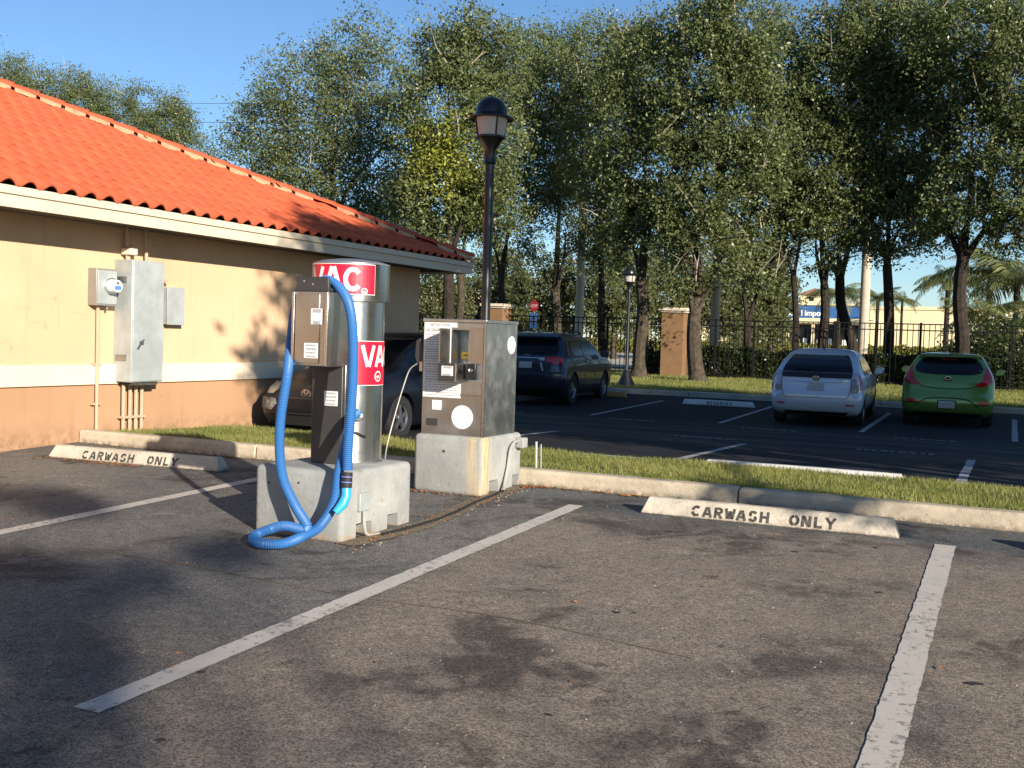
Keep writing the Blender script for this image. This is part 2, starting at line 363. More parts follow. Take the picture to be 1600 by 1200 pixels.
# ------------------------------------------------------------------ mesh helpers
def link(name, me, mats, parent=None, smooth=False):
    for m in (mats if isinstance(mats, (list, tuple)) else [mats]): me.materials.append(M[m] if isinstance(m, str) else m)
    if smooth: me.polygons.foreach_set('use_smooth', [True] * len(me.polygons))
    o = bpy.data.objects.new(name, me); C.objects.link(o)
    if parent: o.parent = parent
    return o
def tag(o, label, cat, group=None):
    o['label'] = label; o['category'] = cat
    if group: o['group'] = group
    return o
def thing(name, label, cat, loc=(0, 0, 0), rz=0, group=None):
    o = bpy.data.objects.new(name, None); C.objects.link(o); o.location = loc; o.rotation_euler = (0, 0, rz)
    o.empty_display_size = .2
    return tag(o, label, cat, group)
def struct(o): o['kind'] = 'structure'; return o
class MB:
    def __init__(s): s.v = []; s.f = []; s.m = []; s.cur = 0
    def add(s, vs, fs):
        k = len(s.v); s.v += [tuple(v) for v in vs]; s.f += [tuple(i + k for i in f) for f in fs]; s.m += [s.cur] * len(fs); return s
    def box(s, x0, x1, y0, y1, z0, z1):
        return s.add([(x, y, z) for z in (z0, z1) for y in (y0, y1) for x in (x0, x1)],
                     [(0, 2, 3, 1), (4, 5, 7, 6), (0, 1, 5, 4), (2, 6, 7, 3), (0, 4, 6, 2), (1, 3, 7, 5)])
    def quad(s, a, b, c, d): return s.add([a, b, c, d], [(0, 1, 2, 3)])
    def prism(s, pts, y0, y1, axis='y'):   # polygon in (x,z) extruded along y; axis 'x': polygon in (y,z) extruded along x; 'z'
        n = len(pts)
        def P(a, b, c): return {'y': (a, c, b), 'x': (c, a, b), 'z': (a, b, c)}[axis]
        vs = [P(a, b, y0) for a, b in pts] + [P(a, b, y1) for a, b in pts]
        return s.add(vs, [tuple(range(n)), tuple(range(2 * n - 1, n - 1, -1))] + [(i, i + n, (i + 1) % n + n, (i + 1) % n) for i in range(n)])
    def lathe(s, prof, cx=0, cy=0, n=24, cap=True):
        vs = [(cx + r * math.cos(2 * math.pi * i / n), cy + r * math.sin(2 * math.pi * i / n), z) for r, z in prof for i in range(n)]
        fs = [(j * n + i, j * n + (i + 1) % n, (j + 1) * n + (i + 1) % n, (j + 1) * n + i) for j in range(len(prof) - 1) for i in range(n)]
        if cap: fs += [tuple(range(n))[::-1], tuple((len(prof) - 1) * n + i for i in range(n))]
        return s.add(vs, fs)
    def tube(s, path, r, n=8, cap=True):
        path = [Vector(p) for p in path]; rs = r if isinstance(r, (list, tuple)) else [r] * len(path)
        vs = []; up = None
        for i, p in enumerate(path):
            d = (path[min(i + 1, len(path) - 1)] - path[max(i - 1, 0)]).normalized()
            if up is None: up = Vector((0, 0, 1)) if abs(d.z) < .9 else Vector((1, 0, 0))
            a = (up - d * up.dot(d)).normalized(); b = d.cross(a); up = a
            vs += [p + (a * math.cos(2 * math.pi * k / n) + b * math.sin(2 * math.pi * k / n)) * rs[i] for k in range(n)]
        fs = [(j * n + i, j * n + (i + 1) % n, (j + 1) * n + (i + 1) % n, (j + 1) * n + i) for j in range(len(path) - 1) for i in range(n)]
        if cap: fs += [tuple(range(n))[::-1], tuple((len(path) - 1) * n + i for i in range(n))]
        return s.add(vs, fs)
    def mesh(s, name='m'):
        me = bpy.data.meshes.new(name); me.from_pydata(s.v, [], s.f); me.update()
        bm = bmesh.new(); bm.from_mesh(me); bmesh.ops.recalc_face_normals(bm, faces=bm.faces); bm.to_mesh(me); bm.free()
        if any(s.m): me.polygons.foreach_set('material_index', s.m)
        return me
    def build(s, name, mats, parent=None, smooth=False, bevel=0, seg=2, angle=40):
        o = link(name, s.mesh(name), mats, parent, smooth or bevel > 0)
        if bevel:
            b = o.modifiers.new('bevel', 'BEVEL'); b.width = bevel; b.segments = seg; b.limit_method = 'ANGLE'; b.angle_limit = R_(angle); b.harden_normals = False
        if smooth or bevel: smooth_by_angle(o, 35)
        return o
def smooth_by_angle(o, deg):
    me = o.data
    bm = bmesh.new(); bm.from_mesh(me)
    for e in bm.edges:
        e.smooth = not (len(e.link_faces) == 2 and e.calc_face_angle(0) > R_(deg))
    bm.to_mesh(me); bm.free()
def catmull(P, n=8):
    P = [Vector(p) for p in P]; out = []
    Q = [P[0] * 2 - P[1]] + P + [P[-1] * 2 - P[-2]]
    for i in range(1, len(Q) - 2):
        for k in range(n):
            t = k / n; a, b, c, d = Q[i - 1], Q[i], Q[i + 1], Q[i + 2]
            out.append(.5 * ((2 * b) + (c - a) * t + (2 * a - 5 * b + 4 * c - d) * t * t + (3 * b - a - 3 * c + d) * t ** 3))
    out.append(P[-1]); return out
def fastmesh(name, V, nper, tint=None, extra=None):
    V = np.asarray(V, dtype=np.float32).reshape(-1, 3); n = len(V) // nper
    me = bpy.data.meshes.new(name); me.vertices.add(len(V)); me.vertices.foreach_set('co', V.ravel())
    me.loops.add(len(V)); me.loops.foreach_set('vertex_index', np.arange(len(V), dtype=np.int32))
    me.polygons.add(n); me.polygons.foreach_set('loop_start', np.arange(0, len(V), nper, dtype=np.int32))
    me.polygons.foreach_set('loop_total', np.full(n, nper, dtype=np.int32))
    for nm, arr in (('tint', tint), ('yellowing', extra)):
        if arr is not None:
            a = me.attributes.new(nm, 'FLOAT', 'POINT'); a.data.foreach_set('value', np.repeat(np.asarray(arr, dtype=np.float32), nper))
    me.update(calc_edges=True)
    return me
# stroke letters (unit box), for stencils and signs
def arc(cx, cy, rx, ry, a0, a1, n=7): return [(cx + rx * math.cos(R_(a0 + (a1 - a0) * i / n)), cy + ry * math.sin(R_(a0 + (a1 - a0) * i / n))) for i in range(n + 1)]
GL = {
 'C': [arc(.5, .5, .42, .42, 50, 165), arc(.5, .5, .42, .42, 195, 310)],
 'A': [[(.08, .0), (.42, .94)], [(.92, .0), (.58, .94)], [(.27, .30), (.73, .30)]],
 'R': [[(.16, 0), (.16, 1)], [(.32, .92), (.6, .92), (.8, .84), (.84, .72), (.78, .56), (.6, .50), (.32, .50)], [(.5, .40), (.86, .0)]],
 'W': [[(.03, 1), (.25, .05)], [(.33, .05), (.50, .75)], [(.55, .75), (.70, .05)], [(.78, .05), (.97, 1)]],
 'S': [arc(.5, .72, .32, .21, 20, 235, 6), arc(.5, .28, .34, .21, 55, -165, 6)],
 'H': [[(.14, 0), (.14, 1)], [(.86, 0), (.86, 1)], [(.28, .5), (.72, .5)]],
 'O': [arc(.5, .5, .40, .42, -78, 78, 8), arc(.5, .5, .40, .42, 102, 258, 8)],
 'N': [[(.13, 0), (.13, 1)], [(.87, 0), (.87, 1)], [(.24, .92), (.76, .08)]],
 'L': [[(.2, .14), (.2, 1)], [(.12, .08), (.85, .08)]],
 'Y': [[(.06, 1), (.46, .5)], [(.94, 1), (.54, .5)], [(.5, .40), (.5, 0)]],
 'E': [[(.16, 0), (.16, 1)], [(.3, .92), (.85, .92)], [(.3, .5), (.75, .5)], [(.3, .08), (.85, .08)]],
 'V': [[(.05, 1), (.44, .06)], [(.95, 1), (.56, .06)]],
 'D': [[(.16, 0), (.16, 1)], [(.3, .92), (.6, .9), (.82, .72), (.86, .5), (.82, .28), (.6, .1), (.3, .08)]],
 'T': [[(.05, .92), (.95, .92)], [(.5, .82), (.5, 0)]],
 'P': [[(.16, 0), (.16, 1)], [(.3, .92), (.6, .92), (.82, .84), (.86, .70), (.8, .54), (.6, .48), (.3, .48)]],
}
SOLID = dict(GL)
SOLID['C'] = [arc(.5, .5, .40, .42, 42, 318, 16)]
SOLID['O'] = [arc(.5, .5, .40, .42, 0, 360, 18)]
SOLID['A'] = [[(.06, .0), (.44, 1)], [(.94, .0), (.56, 1)], [(.25, .28), (.75, .28)], [(.38, .9), (.62, .9)]]
SOLID['V'] = [[(.06, 1), (.44, 0)], [(.94, 1), (.56, 0)], [(.38, .1), (.62, .1)]]
SOLID['S'] = [arc(.5, .73, .33, .20, 20, 270, 8) + arc(.5, .28, .35, .21, 90, -160, 8)]
def strokes(mb, text, fn, h, w, gap, th, font=GL, sub=1, x0=0, space=.7):
    x = x0
    for ch in text:
        if ch == ' ': x += w * space + gap; continue
        for st in font[ch]:
            for (ax, ay), (bx, by) in zip(st, st[1:]):
                a = Vector((x + ax * w, ay * h)); b = Vector((x + bx * w, by * h)); d = (b - a)
                L = d.length; d.normalize(); a = a - d * th * .12; b = b + d * th * .12; n = Vector((-d.y, d.x)) * th / 2
                k = max(1, int(L / sub)) if sub < 1 else 1
                for i in range(k):
                    p = a.lerp(b, i / k); q = a.lerp(b, (i + 1) / k)
                    if sub < 1:
                        mb.quad(fn(*(p + n)), fn(*p), fn(*q), fn(*(q + n))); mb.quad(fn(*p), fn(*(p - n)), fn(*(q - n)), fn(*q))
                    else: mb.quad(fn(*(p + n)), fn(*(p - n)), fn(*(q - n)), fn(*(q + n)))
        x += w + gap
    return x - gap

# ------------------------------------------------------------------ ground, lots, kerbs
X0, X1 = -60, 60
def sheet(name, mat, ys, x0=X0, x1=X1, dz=0, nx=1):
    mb = MB()
    for a, b in zip(ys, ys[1:]):
        for i in range(nx):
            xa = x0 + (x1 - x0) * i / nx; xb = x0 + (x1 - x0) * (i + 1) / nx
            mb.quad((xa, a, gz(a) + dz), (xb, a, gz(a) + dz), (xb, b, gz(b) + dz), (xa, b, gz(b) + dz))
    return struct(mb.build(name, mat))
sheet('ground', 'turf', [36, 44, 200, 1000, 4000], -2500, 2500, -.02)
sheet('parking_lot', 'asphalt', [-60, 8.4])
sheet('far_parking_lot', 'asphalt_far', [11.0, 20, 27.0])
gi = sheet('grass_island', 'turf', [8.4, 8.6, 10.9, 10.99]); gv = sheet('grass_verge', 'turf', [27.0, 27.2, 36.0])
sheet('street', 'road', [44, 66, 100], -300, 300, .01)

def kerb(name, x0, x1, y0, stone, h, start=0, mat='concrete'):
    e = bpy.data.objects.new(name, None); C.objects.link(e); e['kind'] = 'structure'; e.location = (0, y0, gz(y0))
    prof = [(0, -.06), (.012, h - .02), (.03, h), (.15, h), (.15, -.06)]
    mb = MB(); mb.prism(prof, .006, stone - .006, 'x'); me = mb.mesh('kerb_stone'); me.materials.append(M[mat])
    x = x0 + start; k = 0
    while x < x1:
        o = bpy.data.objects.new('kerb_stone', me); C.objects.link(o); o.parent = e
        o.location = (x, random.uniform(-.004, .004), random.uniform(-.004, .004)); x += stone
        b = o.modifiers.new('bevel', 'BEVEL'); b.width = .015; b.segments = 2
    return e
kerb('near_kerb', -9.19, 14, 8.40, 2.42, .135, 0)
kerb('far_kerb', -22, 6, 27.0, 2.4, .14, mat='concrete_far')
kb = MB(); kb.box(-30, 30, 10.93, 11.0, -.1, gz(10.93) + .012); struct(kb.build('island_edging', 'concrete_far'))

def jagline(mb, x0, x1, y0, y1, dz, n=110, j=.0035):
    pl = [x0 + random.uniform(-j, j) for _ in range(n + 1)]; pr = [x1 + random.uniform(-j, j) for _ in range(n + 1)]
    for i in range(n):
        ya = y0 + (y1 - y0) * i / n; yb = y0 + (y1 - y0) * (i + 1) / n
        mb.quad((pl[i], ya, gz(ya) + dz), (pr[i], ya, gz(ya) + dz), (pr[i + 1], yb, gz(yb) + dz), (pl[i + 1], yb, gz(yb) + dz))
for nm, x0, x1, y0, y1 in (('a', -3.10, -2.975, 2.83, 7.70), ('b', -.405, -.275, 2.2, 7.62), ('c', -6.0, -5.87, 3.2, 7.7)):
    mb = MB(); jagline(mb, x0, x1, y0, y1, .004); o = mb.build('painted_stall_line', 'paint'); struct(o)
for x in (-13.1, -10.45, -7.72, -5.05, -2.42, .13):
    mb = MB(); jagline(mb, x - .05, x + .05, 20.2, 25.2, .004, 12); struct(mb.build('painted_stall_line', 'paint_far'))
for x in (-9.0, -6.2, -3.36, -.40):
    mb = MB(); jagline(mb, x - .05, x + .05, 11.2, 14.9, .004, 12); struct(mb.build('painted_stall_line', 'paint_far'))
# worn white stencil marks at the mouths of the far stalls
for x0, y in ((-7.1, 19.5), (-4.4, 19.2), (-1.75, 19.1), (-4.6, 15.6), (-1.9, 15.4), (-9.9, 19.5)):
    mb = MB(); x = x0
    while x < x0 + .95:
        w = random.uniform(.04, .12); mb.quad((x, y, gz(y) + .004), (x + w, y, gz(y) + .004), (x + w, y + .13, gz(y + .13) + .004), (x, y + .13, gz(y + .13) + .004)); x += w + random.uniform(.03, .07)
    struct(mb.build('worn_pavement_marking', 'paint_far'))
# pale seam in the asphalt and the grit-filled groove between the two machines
mb = MB(); P = catmull([(-5.2, 4.75, 0), (-4.1, 4.7, 0), (-3.15, 4.62, 0), (-2.2, 4.66, 0), (-1.2, 4.5, 0)], 10)
for a, b in zip(P, P[1:]): mb.quad((a.x, a.y - .006, gz(a.y) + .003), (b.x, b.y - .005, gz(b.y) + .003), (b.x, b.y + .007, gz(b.y) + .003), (a.x, a.y + .006, gz(a.y) + .003))
struct(mb.build('asphalt_seam', 'gravel'))
mb = MB(); P = [(-3.78, 5.62), (-3.66, 6.4), (-3.72, 7.0), (-3.80, 7.7), (-3.76, 8.35)]
P = catmull([(x, y, 0) for x, y in P], 8)
for i, (a, b) in enumerate(zip(P, P[1:])):
    wa = .05 + .04 * math.sin(i * 1.7) ** 2; wb = .05 + .04 * math.sin((i + 1) * 1.7) ** 2
    mb.quad((a.x - .1, a.y, gz(a.y) + .004), (a.x + wa, a.y, gz(a.y) + .004), (b.x + wb, b.y, gz(b.y) + .004), (b.x - .1, b.y, gz(b.y) + .004))
struct(mb.build('grit_strip', 'gravel'))

rr = random.Random(31)
for k_, (x, y) in enumerate(((-1.66, 5.05), (-1.74, 5.02), (-.75, 7.3), (-1.2, 6.9), (-2.1, 7.1), (-.08, 4.75), (-2.95, 3.35), (-2.6, 2.75), (-.6, 6.1), (-1.5, 3.6))):
    mb = MB(); n_ = 9; r0_ = rr.uniform(.010, .024); pts_ = []
    for i in range(n_):
        a = 6.2832 * i / n_; q = r0_ * rr.uniform(.6, 1.3); xx, yy = x + q * 1.5 * math.cos(a), y + q * math.sin(a); pts_.append((xx, yy, gz(yy) + .004))
    mb.add(pts_, [tuple(range(n_))]); struct(mb.build('tar_spot', 'tar'))
def crack(x, y, ang, L, w, k_=0):
    mb = MB(); p = Vector((x, y)); 
    n_ = int(L / .05)
    for i in range(n_):
        ang += rr.uniform(-.45, .45); q = p + Vector((math.cos(ang), math.sin(ang))) * .05; nn_ = Vector((-math.sin(ang), math.cos(ang))) * w * (1 - i / n_ * .7)
        mb.quad((p.x - nn_.x, p.y - nn_.y, gz(p.y) + .0035), (q.x - nn_.x, q.y - nn_.y, gz(q.y) + .0035), (q.x + nn_.x, q.y + nn_.y, gz(q.y) + .0035), (p.x + nn_.x, p.y + nn_.y, gz(p.y) + .0035)); p = q; ang += (-ang + math.atan2(math.sin(ang), math.cos(ang))) * 0
    struct(mb.build('asphalt_crack', 'tar'))
for c_ in ((-2.6, 5.6, .2, 1.0, .0012), (-4.2, 4.2, -.3, 1.1, .0012), (-.9, 6.4, 2.9, .8, .0012)): crack(*c_)

# ------------------------------------------------------------------ grass blades
def grass(name, label, x0, x1, y0, y1, n, h, w, mat='blade', clear=[]):
    rg = np.random.default_rng(3)
    x = rg.uniform(x0, x1, n); y = rg.uniform(y0, y1, n)
    keep = np.ones(n, bool)
    for (a, b, c, d) in clear: keep &= ~((x > a) & (x < b) & (y > c) & (y < d))
    bare = .5 + .5 * np.sin(x * 1.1 + 2 * np.sin(y * .9)) * np.sin(x * 3.7 + y * 2.9); keep &= rg.uniform(0, 1, len(x)) < .30 + 1.0 * bare
    x = x[keep]; y = y[keep]; n = len(x)
    z = np.array([gz(v) for v in y])
    pat = .5 + .5 * np.sin(x * 2.3 + np.sin(y * 3.1) * 1.3) * np.sin(y * 2.7 + x * .7)
    hh = h * rg.uniform(.5, 1.25, n) * (.7 + .5 * pat); a = rg.uniform(0, 6.28, n); lean = rg.normal(0, .35, (n, 2)) * hh[:, None]
    dx = np.cos(a) * w / 2; dy = np.sin(a) * w / 2
    V = np.zeros((n, 3, 3), np.float32)
    V[:, 0] = np.stack([x - dx, y - dy, z - .01], 1); V[:, 1] = np.stack([x + dx, y + dy, z - .01], 1)
    V[:, 2] = np.stack([x + lean[:, 0], y + lean[:, 1], z + hh], 1)
    me = fastmesh(name, V, 3, np.clip(rg.uniform(0, 1, n) * .6 + .5 * pat - .05, 0, 1))
    o = link(name, me, mat); o['kind'] = 'stuff'; tag(o, label, 'grass'); return o
grass('island_grass', 'short sunlit grass on the kerbed island between the two parking areas', -9.1, 3, 8.56, 10.95, 100000, .050, .010)
grass('verge_grass', 'sunlit strip of lawn between the far kerb and the black fence', -19, 3, 27.16, 35.4, 115000, .085, .022)

# ------------------------------------------------------------------ building with tiled hip roof
bld = thing('building', 'peach stucco building with an orange barrel tile hip roof and cream band', 'building', (-9.2, 15.7, gz(15.7)))
BL = Vector((-9.2, 15.7, gz(15.7)))
def bpart(mb, name, mat, parent=None, **k):
    o = mb.build(name, mat, None, **k); o.parent = parent or bld; 
    if parent is None: o.matrix_parent_inverse = Matrix.Translation(-BL)
    return o
YB = -10
mb = MB(); mb.box(-21.3, -9.2, YB, 15.7, .96, 2.62); bpart(mb, 'upper_wall', 'stucco_up')
mb = MB(); mb.box(-21.3, -9.2, YB, 15.7, -.6, .9); bpart(mb, 'lower_wall', 'stucco_low')
mb = MB(); mb.box(-21.33, -9.165, YB - .03, 15.735, .845, 1.07); bpart(mb, 'band', 'stucco_band', bevel=.006)
EX, EY = -8.56, 16.3
mb = MB(); mb.box(-21.94, EX, YB - .6, EY, 2.62, 2.65); bpart(mb, 'soffit', 'soffit')
fp = [(0, 0), (.02, 0), (.02, .12), (.045, .125), (.045, .20), (0, .20)]
mb = MB(); mb.prism([(EX + a, 2.585 + b) for a, b in fp], YB - .6, EY + .045, 'y'); bpart(mb, 'fascia', 'fascia')
mb = MB(); mb.prism([(EY + a, 2.585 + b) for a, b in fp], -21.94, EX - .002, 'x'); bpart(mb, 'fascia', 'fascia')
HW = (21.94 + EX) / 2; SL = .415; RX = EX - HW; RZ = 2.79 + HW * SL
ez = 2.79
mb = MB(); mb.add([(EX, YB - .6, ez), (EX, EY, ez), (-21.94, EY, ez), (-21.94, YB - .6, ez), (RX, EY - HW, RZ), (RX, YB + HW, RZ)],
                  [(0, 1, 4, 5), (1, 2, 4), (2, 3, 5, 4), (3, 0, 5)])
bpart(mb, 'roof_deck', 'tile_dark')
# one S tile: hump and pan across .24 m, .42 m long
def tile_mesh():
    mb = MB(); n = 8; L = .43; Wd = .245
    def zz(u): return .012 + .060 * max(0, math.sin(math.pi * min(1, max(0, (u - .08) / .68)))) ** .8 - .006 * math.sin(math.pi * min(1, max(0, (u - .76) / .24)))
    rows = []
    for (y, dz) in ((0, .015), (L, .004)):
        rows.append([(Wd * i / n, y, zz(i / n) + dz) for i in range(n + 1)])
    low = [(Wd * i / n, 0, zz(i / n) + .015 - .016) for i in range(n + 1)]
    vs = rows[0] + rows[1] + low; k = n + 1
    fs = [(i, i + 1, i + 1 + k, i + k) for i in range(n)] + [(i + 2 * k, i + 1 + 2 * k, i + 1, i) for i in range(n)]
    mb.add(vs, fs); me = mb.mesh('roof_tile'); me.materials.append(M['tile'])
    for p in me.polygons: p.use_smooth = p.index < n
    return me
tm = tile_mesh()
cs = math.sqrt(1 + SL * SL)
# local tile frame on the +X slope: x local -> -Y... (across), y local -> up the slope (-X, +z)
ax = Vector((0, 1, 0)); ay = Vector((-1 / cs, 0, SL / cs)); az = ax.cross(ay)
if az.z < 0: az = -az
ax = ay.cross(az)
TR = Matrix((ax, ay, az)).transposed().to_4x4()
spots = []
nr = int(HW * cs / .385) + 1
for c in range(int((EY + 1.5) / .243) + 3):
    y = EY - c * .243
    for r in range(nr):
        s_ = -.05 + r * .385; x = EX - s_ / cs; z = ez + (s_ / cs) * SL
        if EY - y + .10 < (s_ + .22) / cs or x < RX: continue
        spots.append((Vector((x, y, z)), c, r))
spots.sort(key=lambda q: (q[0] - Vector(CAM)).length + (30 if q[0].y < 6.4 + (EX - q[0].x) * .78 else 0))
def tile_matrix(p, c, r):
    rr = random.Random(c * 97 + r)
    j = Matrix.Rotation(rr.uniform(-.012, .012), 4, 'Z') @ Matrix.Rotation(rr.uniform(-.01, .014), 4, 'X')
    return Matrix.Translation(p + Vector((0, 0, rr.uniform(0, .006)))) @ TR @ j
for p, c, r in spots[:290]:
    o = bpy.data.objects.new('roof_tile', tm); C.objects.link(o); o.parent = bld
    o.matrix_parent_inverse = Matrix.Translation(-BL); o.matrix_basis = tile_matrix(p, c, r)
tv = [v.co.copy() for v in tm.vertices]; tf = [tuple(p.vertices) for p in tm.polygons]
mb = MB()
for p, c, r in spots[290:]:
    mt = tile_matrix(p, c, r); mb.add([mt @ v for v in tv], tf)
# the two slopes that face away carry plain rows of the same tiles
for side in ('back', 'end'):
    pass
me = bpy.data.meshes.new('roof_tiles'); me.from_pydata(mb.v, [], mb.f)
o = link('roof_tiles', me, 'tile', bld, True); o.matrix_parent_inverse = Matrix.Translation(-BL); o['kind'] = 'stuff'
# end slope (faces +Y) in the same tiles, as one part
ax2 = Vector((-1, 0, 0)); ay2 = Vector((0, -1 / cs, SL / cs)); az2 = ax2.cross(ay2)
if az2.z < 0: az2 = -az2
ax2 = ay2.cross(az2); TR2 = Matrix((ax2, ay2, az2)).transposed().to_4x4()
mb = MB()
for c in range(int(2 * HW / .243) + 1):
    x = EX - c * .243
    for r in range(nr):
        s_ = -.05 + r * .385
        d = min(EX - x + .1, x + 21.94)
        if d < (s_ + .2) / cs: continue
        mt = Matrix.Translation((x, EY - s_ / cs, ez + s_ / cs * SL)) @ TR2; mb.add([mt @ v for v in tv], tf)
me = bpy.data.meshes.new('end_roof_tiles'); me.from_pydata(mb.v, [], mb.f)
o = link('end_roof_tiles', me, 'tile', bld, True); o.matrix_parent_inverse = Matrix.Translation(-BL); o['kind'] = 'stuff'
# hip caps and mortar
A = Vector((EX + .03, EY + .03, ez + .075)); Bp = Vector((RX, EY - HW, RZ + .10)); D = (Bp - A); n = int(D.length / .36); Dn = D.normalized()
sd_ = Dn.cross(Vector((0, 0, 1))).normalized(); upn = sd_.cross(Dn)
def capmesh():
    mb = MB(); k = 8
    rings = [[(r * math.cos(math.pi * i / k), y, r * math.sin(math.pi * i / k) * .75 - .0 + dz) for i in range(k + 1)] for y, r, dz in ((0, .105, .012), (.40, .092, 0.0))]
    low = [(x * .88, y, z - .016) for x, y, z in rings[0]]
    vs = rings[0] + rings[1] + low; q = k + 1
    mb.add(vs, [(i, i + 1, i + 1 + q, i + q) for i in range(k)] + [(i + 2 * q, i + 1 + 2 * q, i + 1, i) for i in range(k)])
    me = mb.mesh('hip_cap'); me.materials.append(M['tile']); return me
cm = capmesh()
HR = Matrix((sd_, Dn, upn)).transposed().to_4x4()
for i in range(n):
    o = bpy.data.objects.new('hip_cap', cm); C.objects.link(o); o.parent = bld; o.matrix_parent_inverse = Matrix.Translation(-BL)
    o.matrix_basis = Matrix.Translation(A + Dn * (i * .36)) @ HR @ Matrix.Rotation(random.uniform(-.02, .02), 4, 'Z')
RA = Vector((RX, EY - HW, RZ + .10))
for i in range(24):
    o = bpy.data.objects.new('ridge_cap', cm); C.objects.link(o); o.parent = bld; o.matrix_parent_inverse = Matrix.Translation(-BL)
    o.matrix_basis = Matrix.Translation(RA + Vector((0, -(i + 1) * .36, 0)))
rr = random.Random(4)
for i in range(n):
    if rr.random() < .16: continue
    mor = MB(); p = A + Dn * (i * .36 + .03); q = A + Dn * (i * .36 + .33)
    sid = Vector((.707, -.707, 0)); lo = -.045 + rr.uniform(-.012, .012); dn = Vector((0, 0, -.03))
    a_, b_, c_, d_ = p + sid * .10 + Vector((0, 0, .005)), q + sid * .10 + Vector((0, 0, .005)), q + sid * .165 + Vector((0, 0, lo)), p + sid * .165 + Vector((0, 0, lo))
    mor.add([a_, b_, c_, d_, a_ + dn, b_ + dn, c_ + dn, d_ + dn], [(0, 1, 2, 3), (4, 7, 6, 5), (0, 4, 5, 1), (1, 5, 6, 2), (2, 6, 7, 3), (3, 7, 4, 0)])
    bpart(mor, 'mortar', 'mortar')

# ------------------------------------------------------------------ utilities on the wall
WX = -9.2
t = thing('electric_meter', 'grey meter box with a round glass meter on the peach wall', 'electric meter', (WX, 8.52, 1.72))
mb = MB(); mb.box(0, .13, 0, .30, 0, .41); mb.build('meter_box', 'galv2', t, bevel=.006)
mb = MB(); mb.box(.13, .137, .015, .285, .02, .39); mb.build('cover', 'galv', t, bevel=.003)
def discX(mb, x0, x1, y, z, r, n=24, r2=None):
    r2 = r if r2 is None else r2
    vs = [(x0, y + r * math.cos(6.2832 * i / n), z + r * math.sin(6.2832 * i / n)) for i in range(n)] + [(x1, y + r2 * math.cos(6.2832 * i / n), z + r2 * math.sin(6.2832 * i / n)) for i in range(n)]
    mb.add(vs, [tuple(range(n)), tuple(range(2 * n - 1, n - 1, -1))] + [(i, (i + 1) % n, (i + 1) % n + n, i + n) for i in range(n)])
mb = MB(); discX(mb, .137, .17, .19, .22, .092); mb.build('meter_ring', 'chrome', t, smooth=True)
mb = MB(); discX(mb, .17, .25, .19, .22, .078, r2=.068); g = mb.build('meter_glass', 'meterglass', t, smooth=True)
mb = MB(); mb.box(.2505, .254, .145, .235, .18, .225); mb.build('display', 'meterblue', g)
mb = MB(); mb.box(.2505, .254, .175, .205, .24, .265); mb.build('port', 'black', g)
mb = MB(); mb.tube([(.05, .10, 0), (.05, .10, -1.5)], .019, 8); mb.build('conduit', 'pipe', t, smooth=True)
mb = MB(); mb.tube([(.09, .19, 0), (.09, .19, -.04)], .012, 8); mb.build('seal', 'steel2', t, smooth=True)
for z in (-.66, -1.1): mb = MB(); mb.box(0, .055, .04, .16, z, z + .02); mb.build('pipe_strap', 'pipe', t)

t = thing('electrical_cabinet', 'tall mottled galvanised cabinet on the peach wall with conduits below', 'electrical cabinet', (WX, 8.90, .87))
mb = MB(); mb.box(0, .27, 0, .49, 0, 1.38); mb.build('cabinet_body', 'galv', t, bevel=.008)
mb = MB(); mb.box(.27, .282, .01, .48, .012, 1.37); dr = mb.build('cabinet_door', 'galv', t, bevel=.004)
mb = MB(); mb.tube([(.30, .07, .38), (.30, .16, .49)], .012, 6); mb.build('latch_handle', 'steel2', dr)
mb = MB(); mb.box(.282, .30, .10, .16, .43, .47); mb.build('latch', 'steel2', dr)
for z in (.24, 1.12): mb = MB(); mb.box(.04, .20, -.008, 0, z, z + .07); mb.build('hinge', 'steel2', t)
for y in (.09, .19, .28, .37): mb = MB(); mb.tube([(.07, y, 0), (.07, y, -.72)], .021, 8); mb.build('conduit', 'pipe', t, smooth=True)
mb = MB(); mb.box(0, .1, .05, .42, -.42, -.395); mb.build('pipe_strap', 'pipe', t)
mb = MB(); mb.box(.02, .24, .06, .44, -.035, 0); mb.build('base_channel', 'black', t)
for y, r in ((.12, .028), (.40, .02)): mb = MB(); mb.tube([(.08, y, 1.38), (.08, y, 1.52), (.06, y, 1.76)], r, 8); mb.build('conduit', 'pipe', t, smooth=True)
mb = MB(); mb.box(.02, .16, .07, .19, 1.44, 1.52); mb.build('conduit_fitting', 'stucco_band', t, bevel=.01)

t = thing('junction_box', 'small grey box on the wall right of the tall galvanised cabinet', 'junction box', (WX, 9.62, 1.54))
mb = MB(); mb.box(0, .11, 0, .27, 0, .44); mb.build('box_body', 'galv', t, bevel=.005)
mb = MB(); mb.box(.11, .118, -.01, .28, -.005, .445); mb.build('box_lid', 'galv', t, bevel=.003)
mb = MB(); mb.box(0, .12, -.16, .01, .50, .53); mb.build('conduit_arm', 'pipe', t)

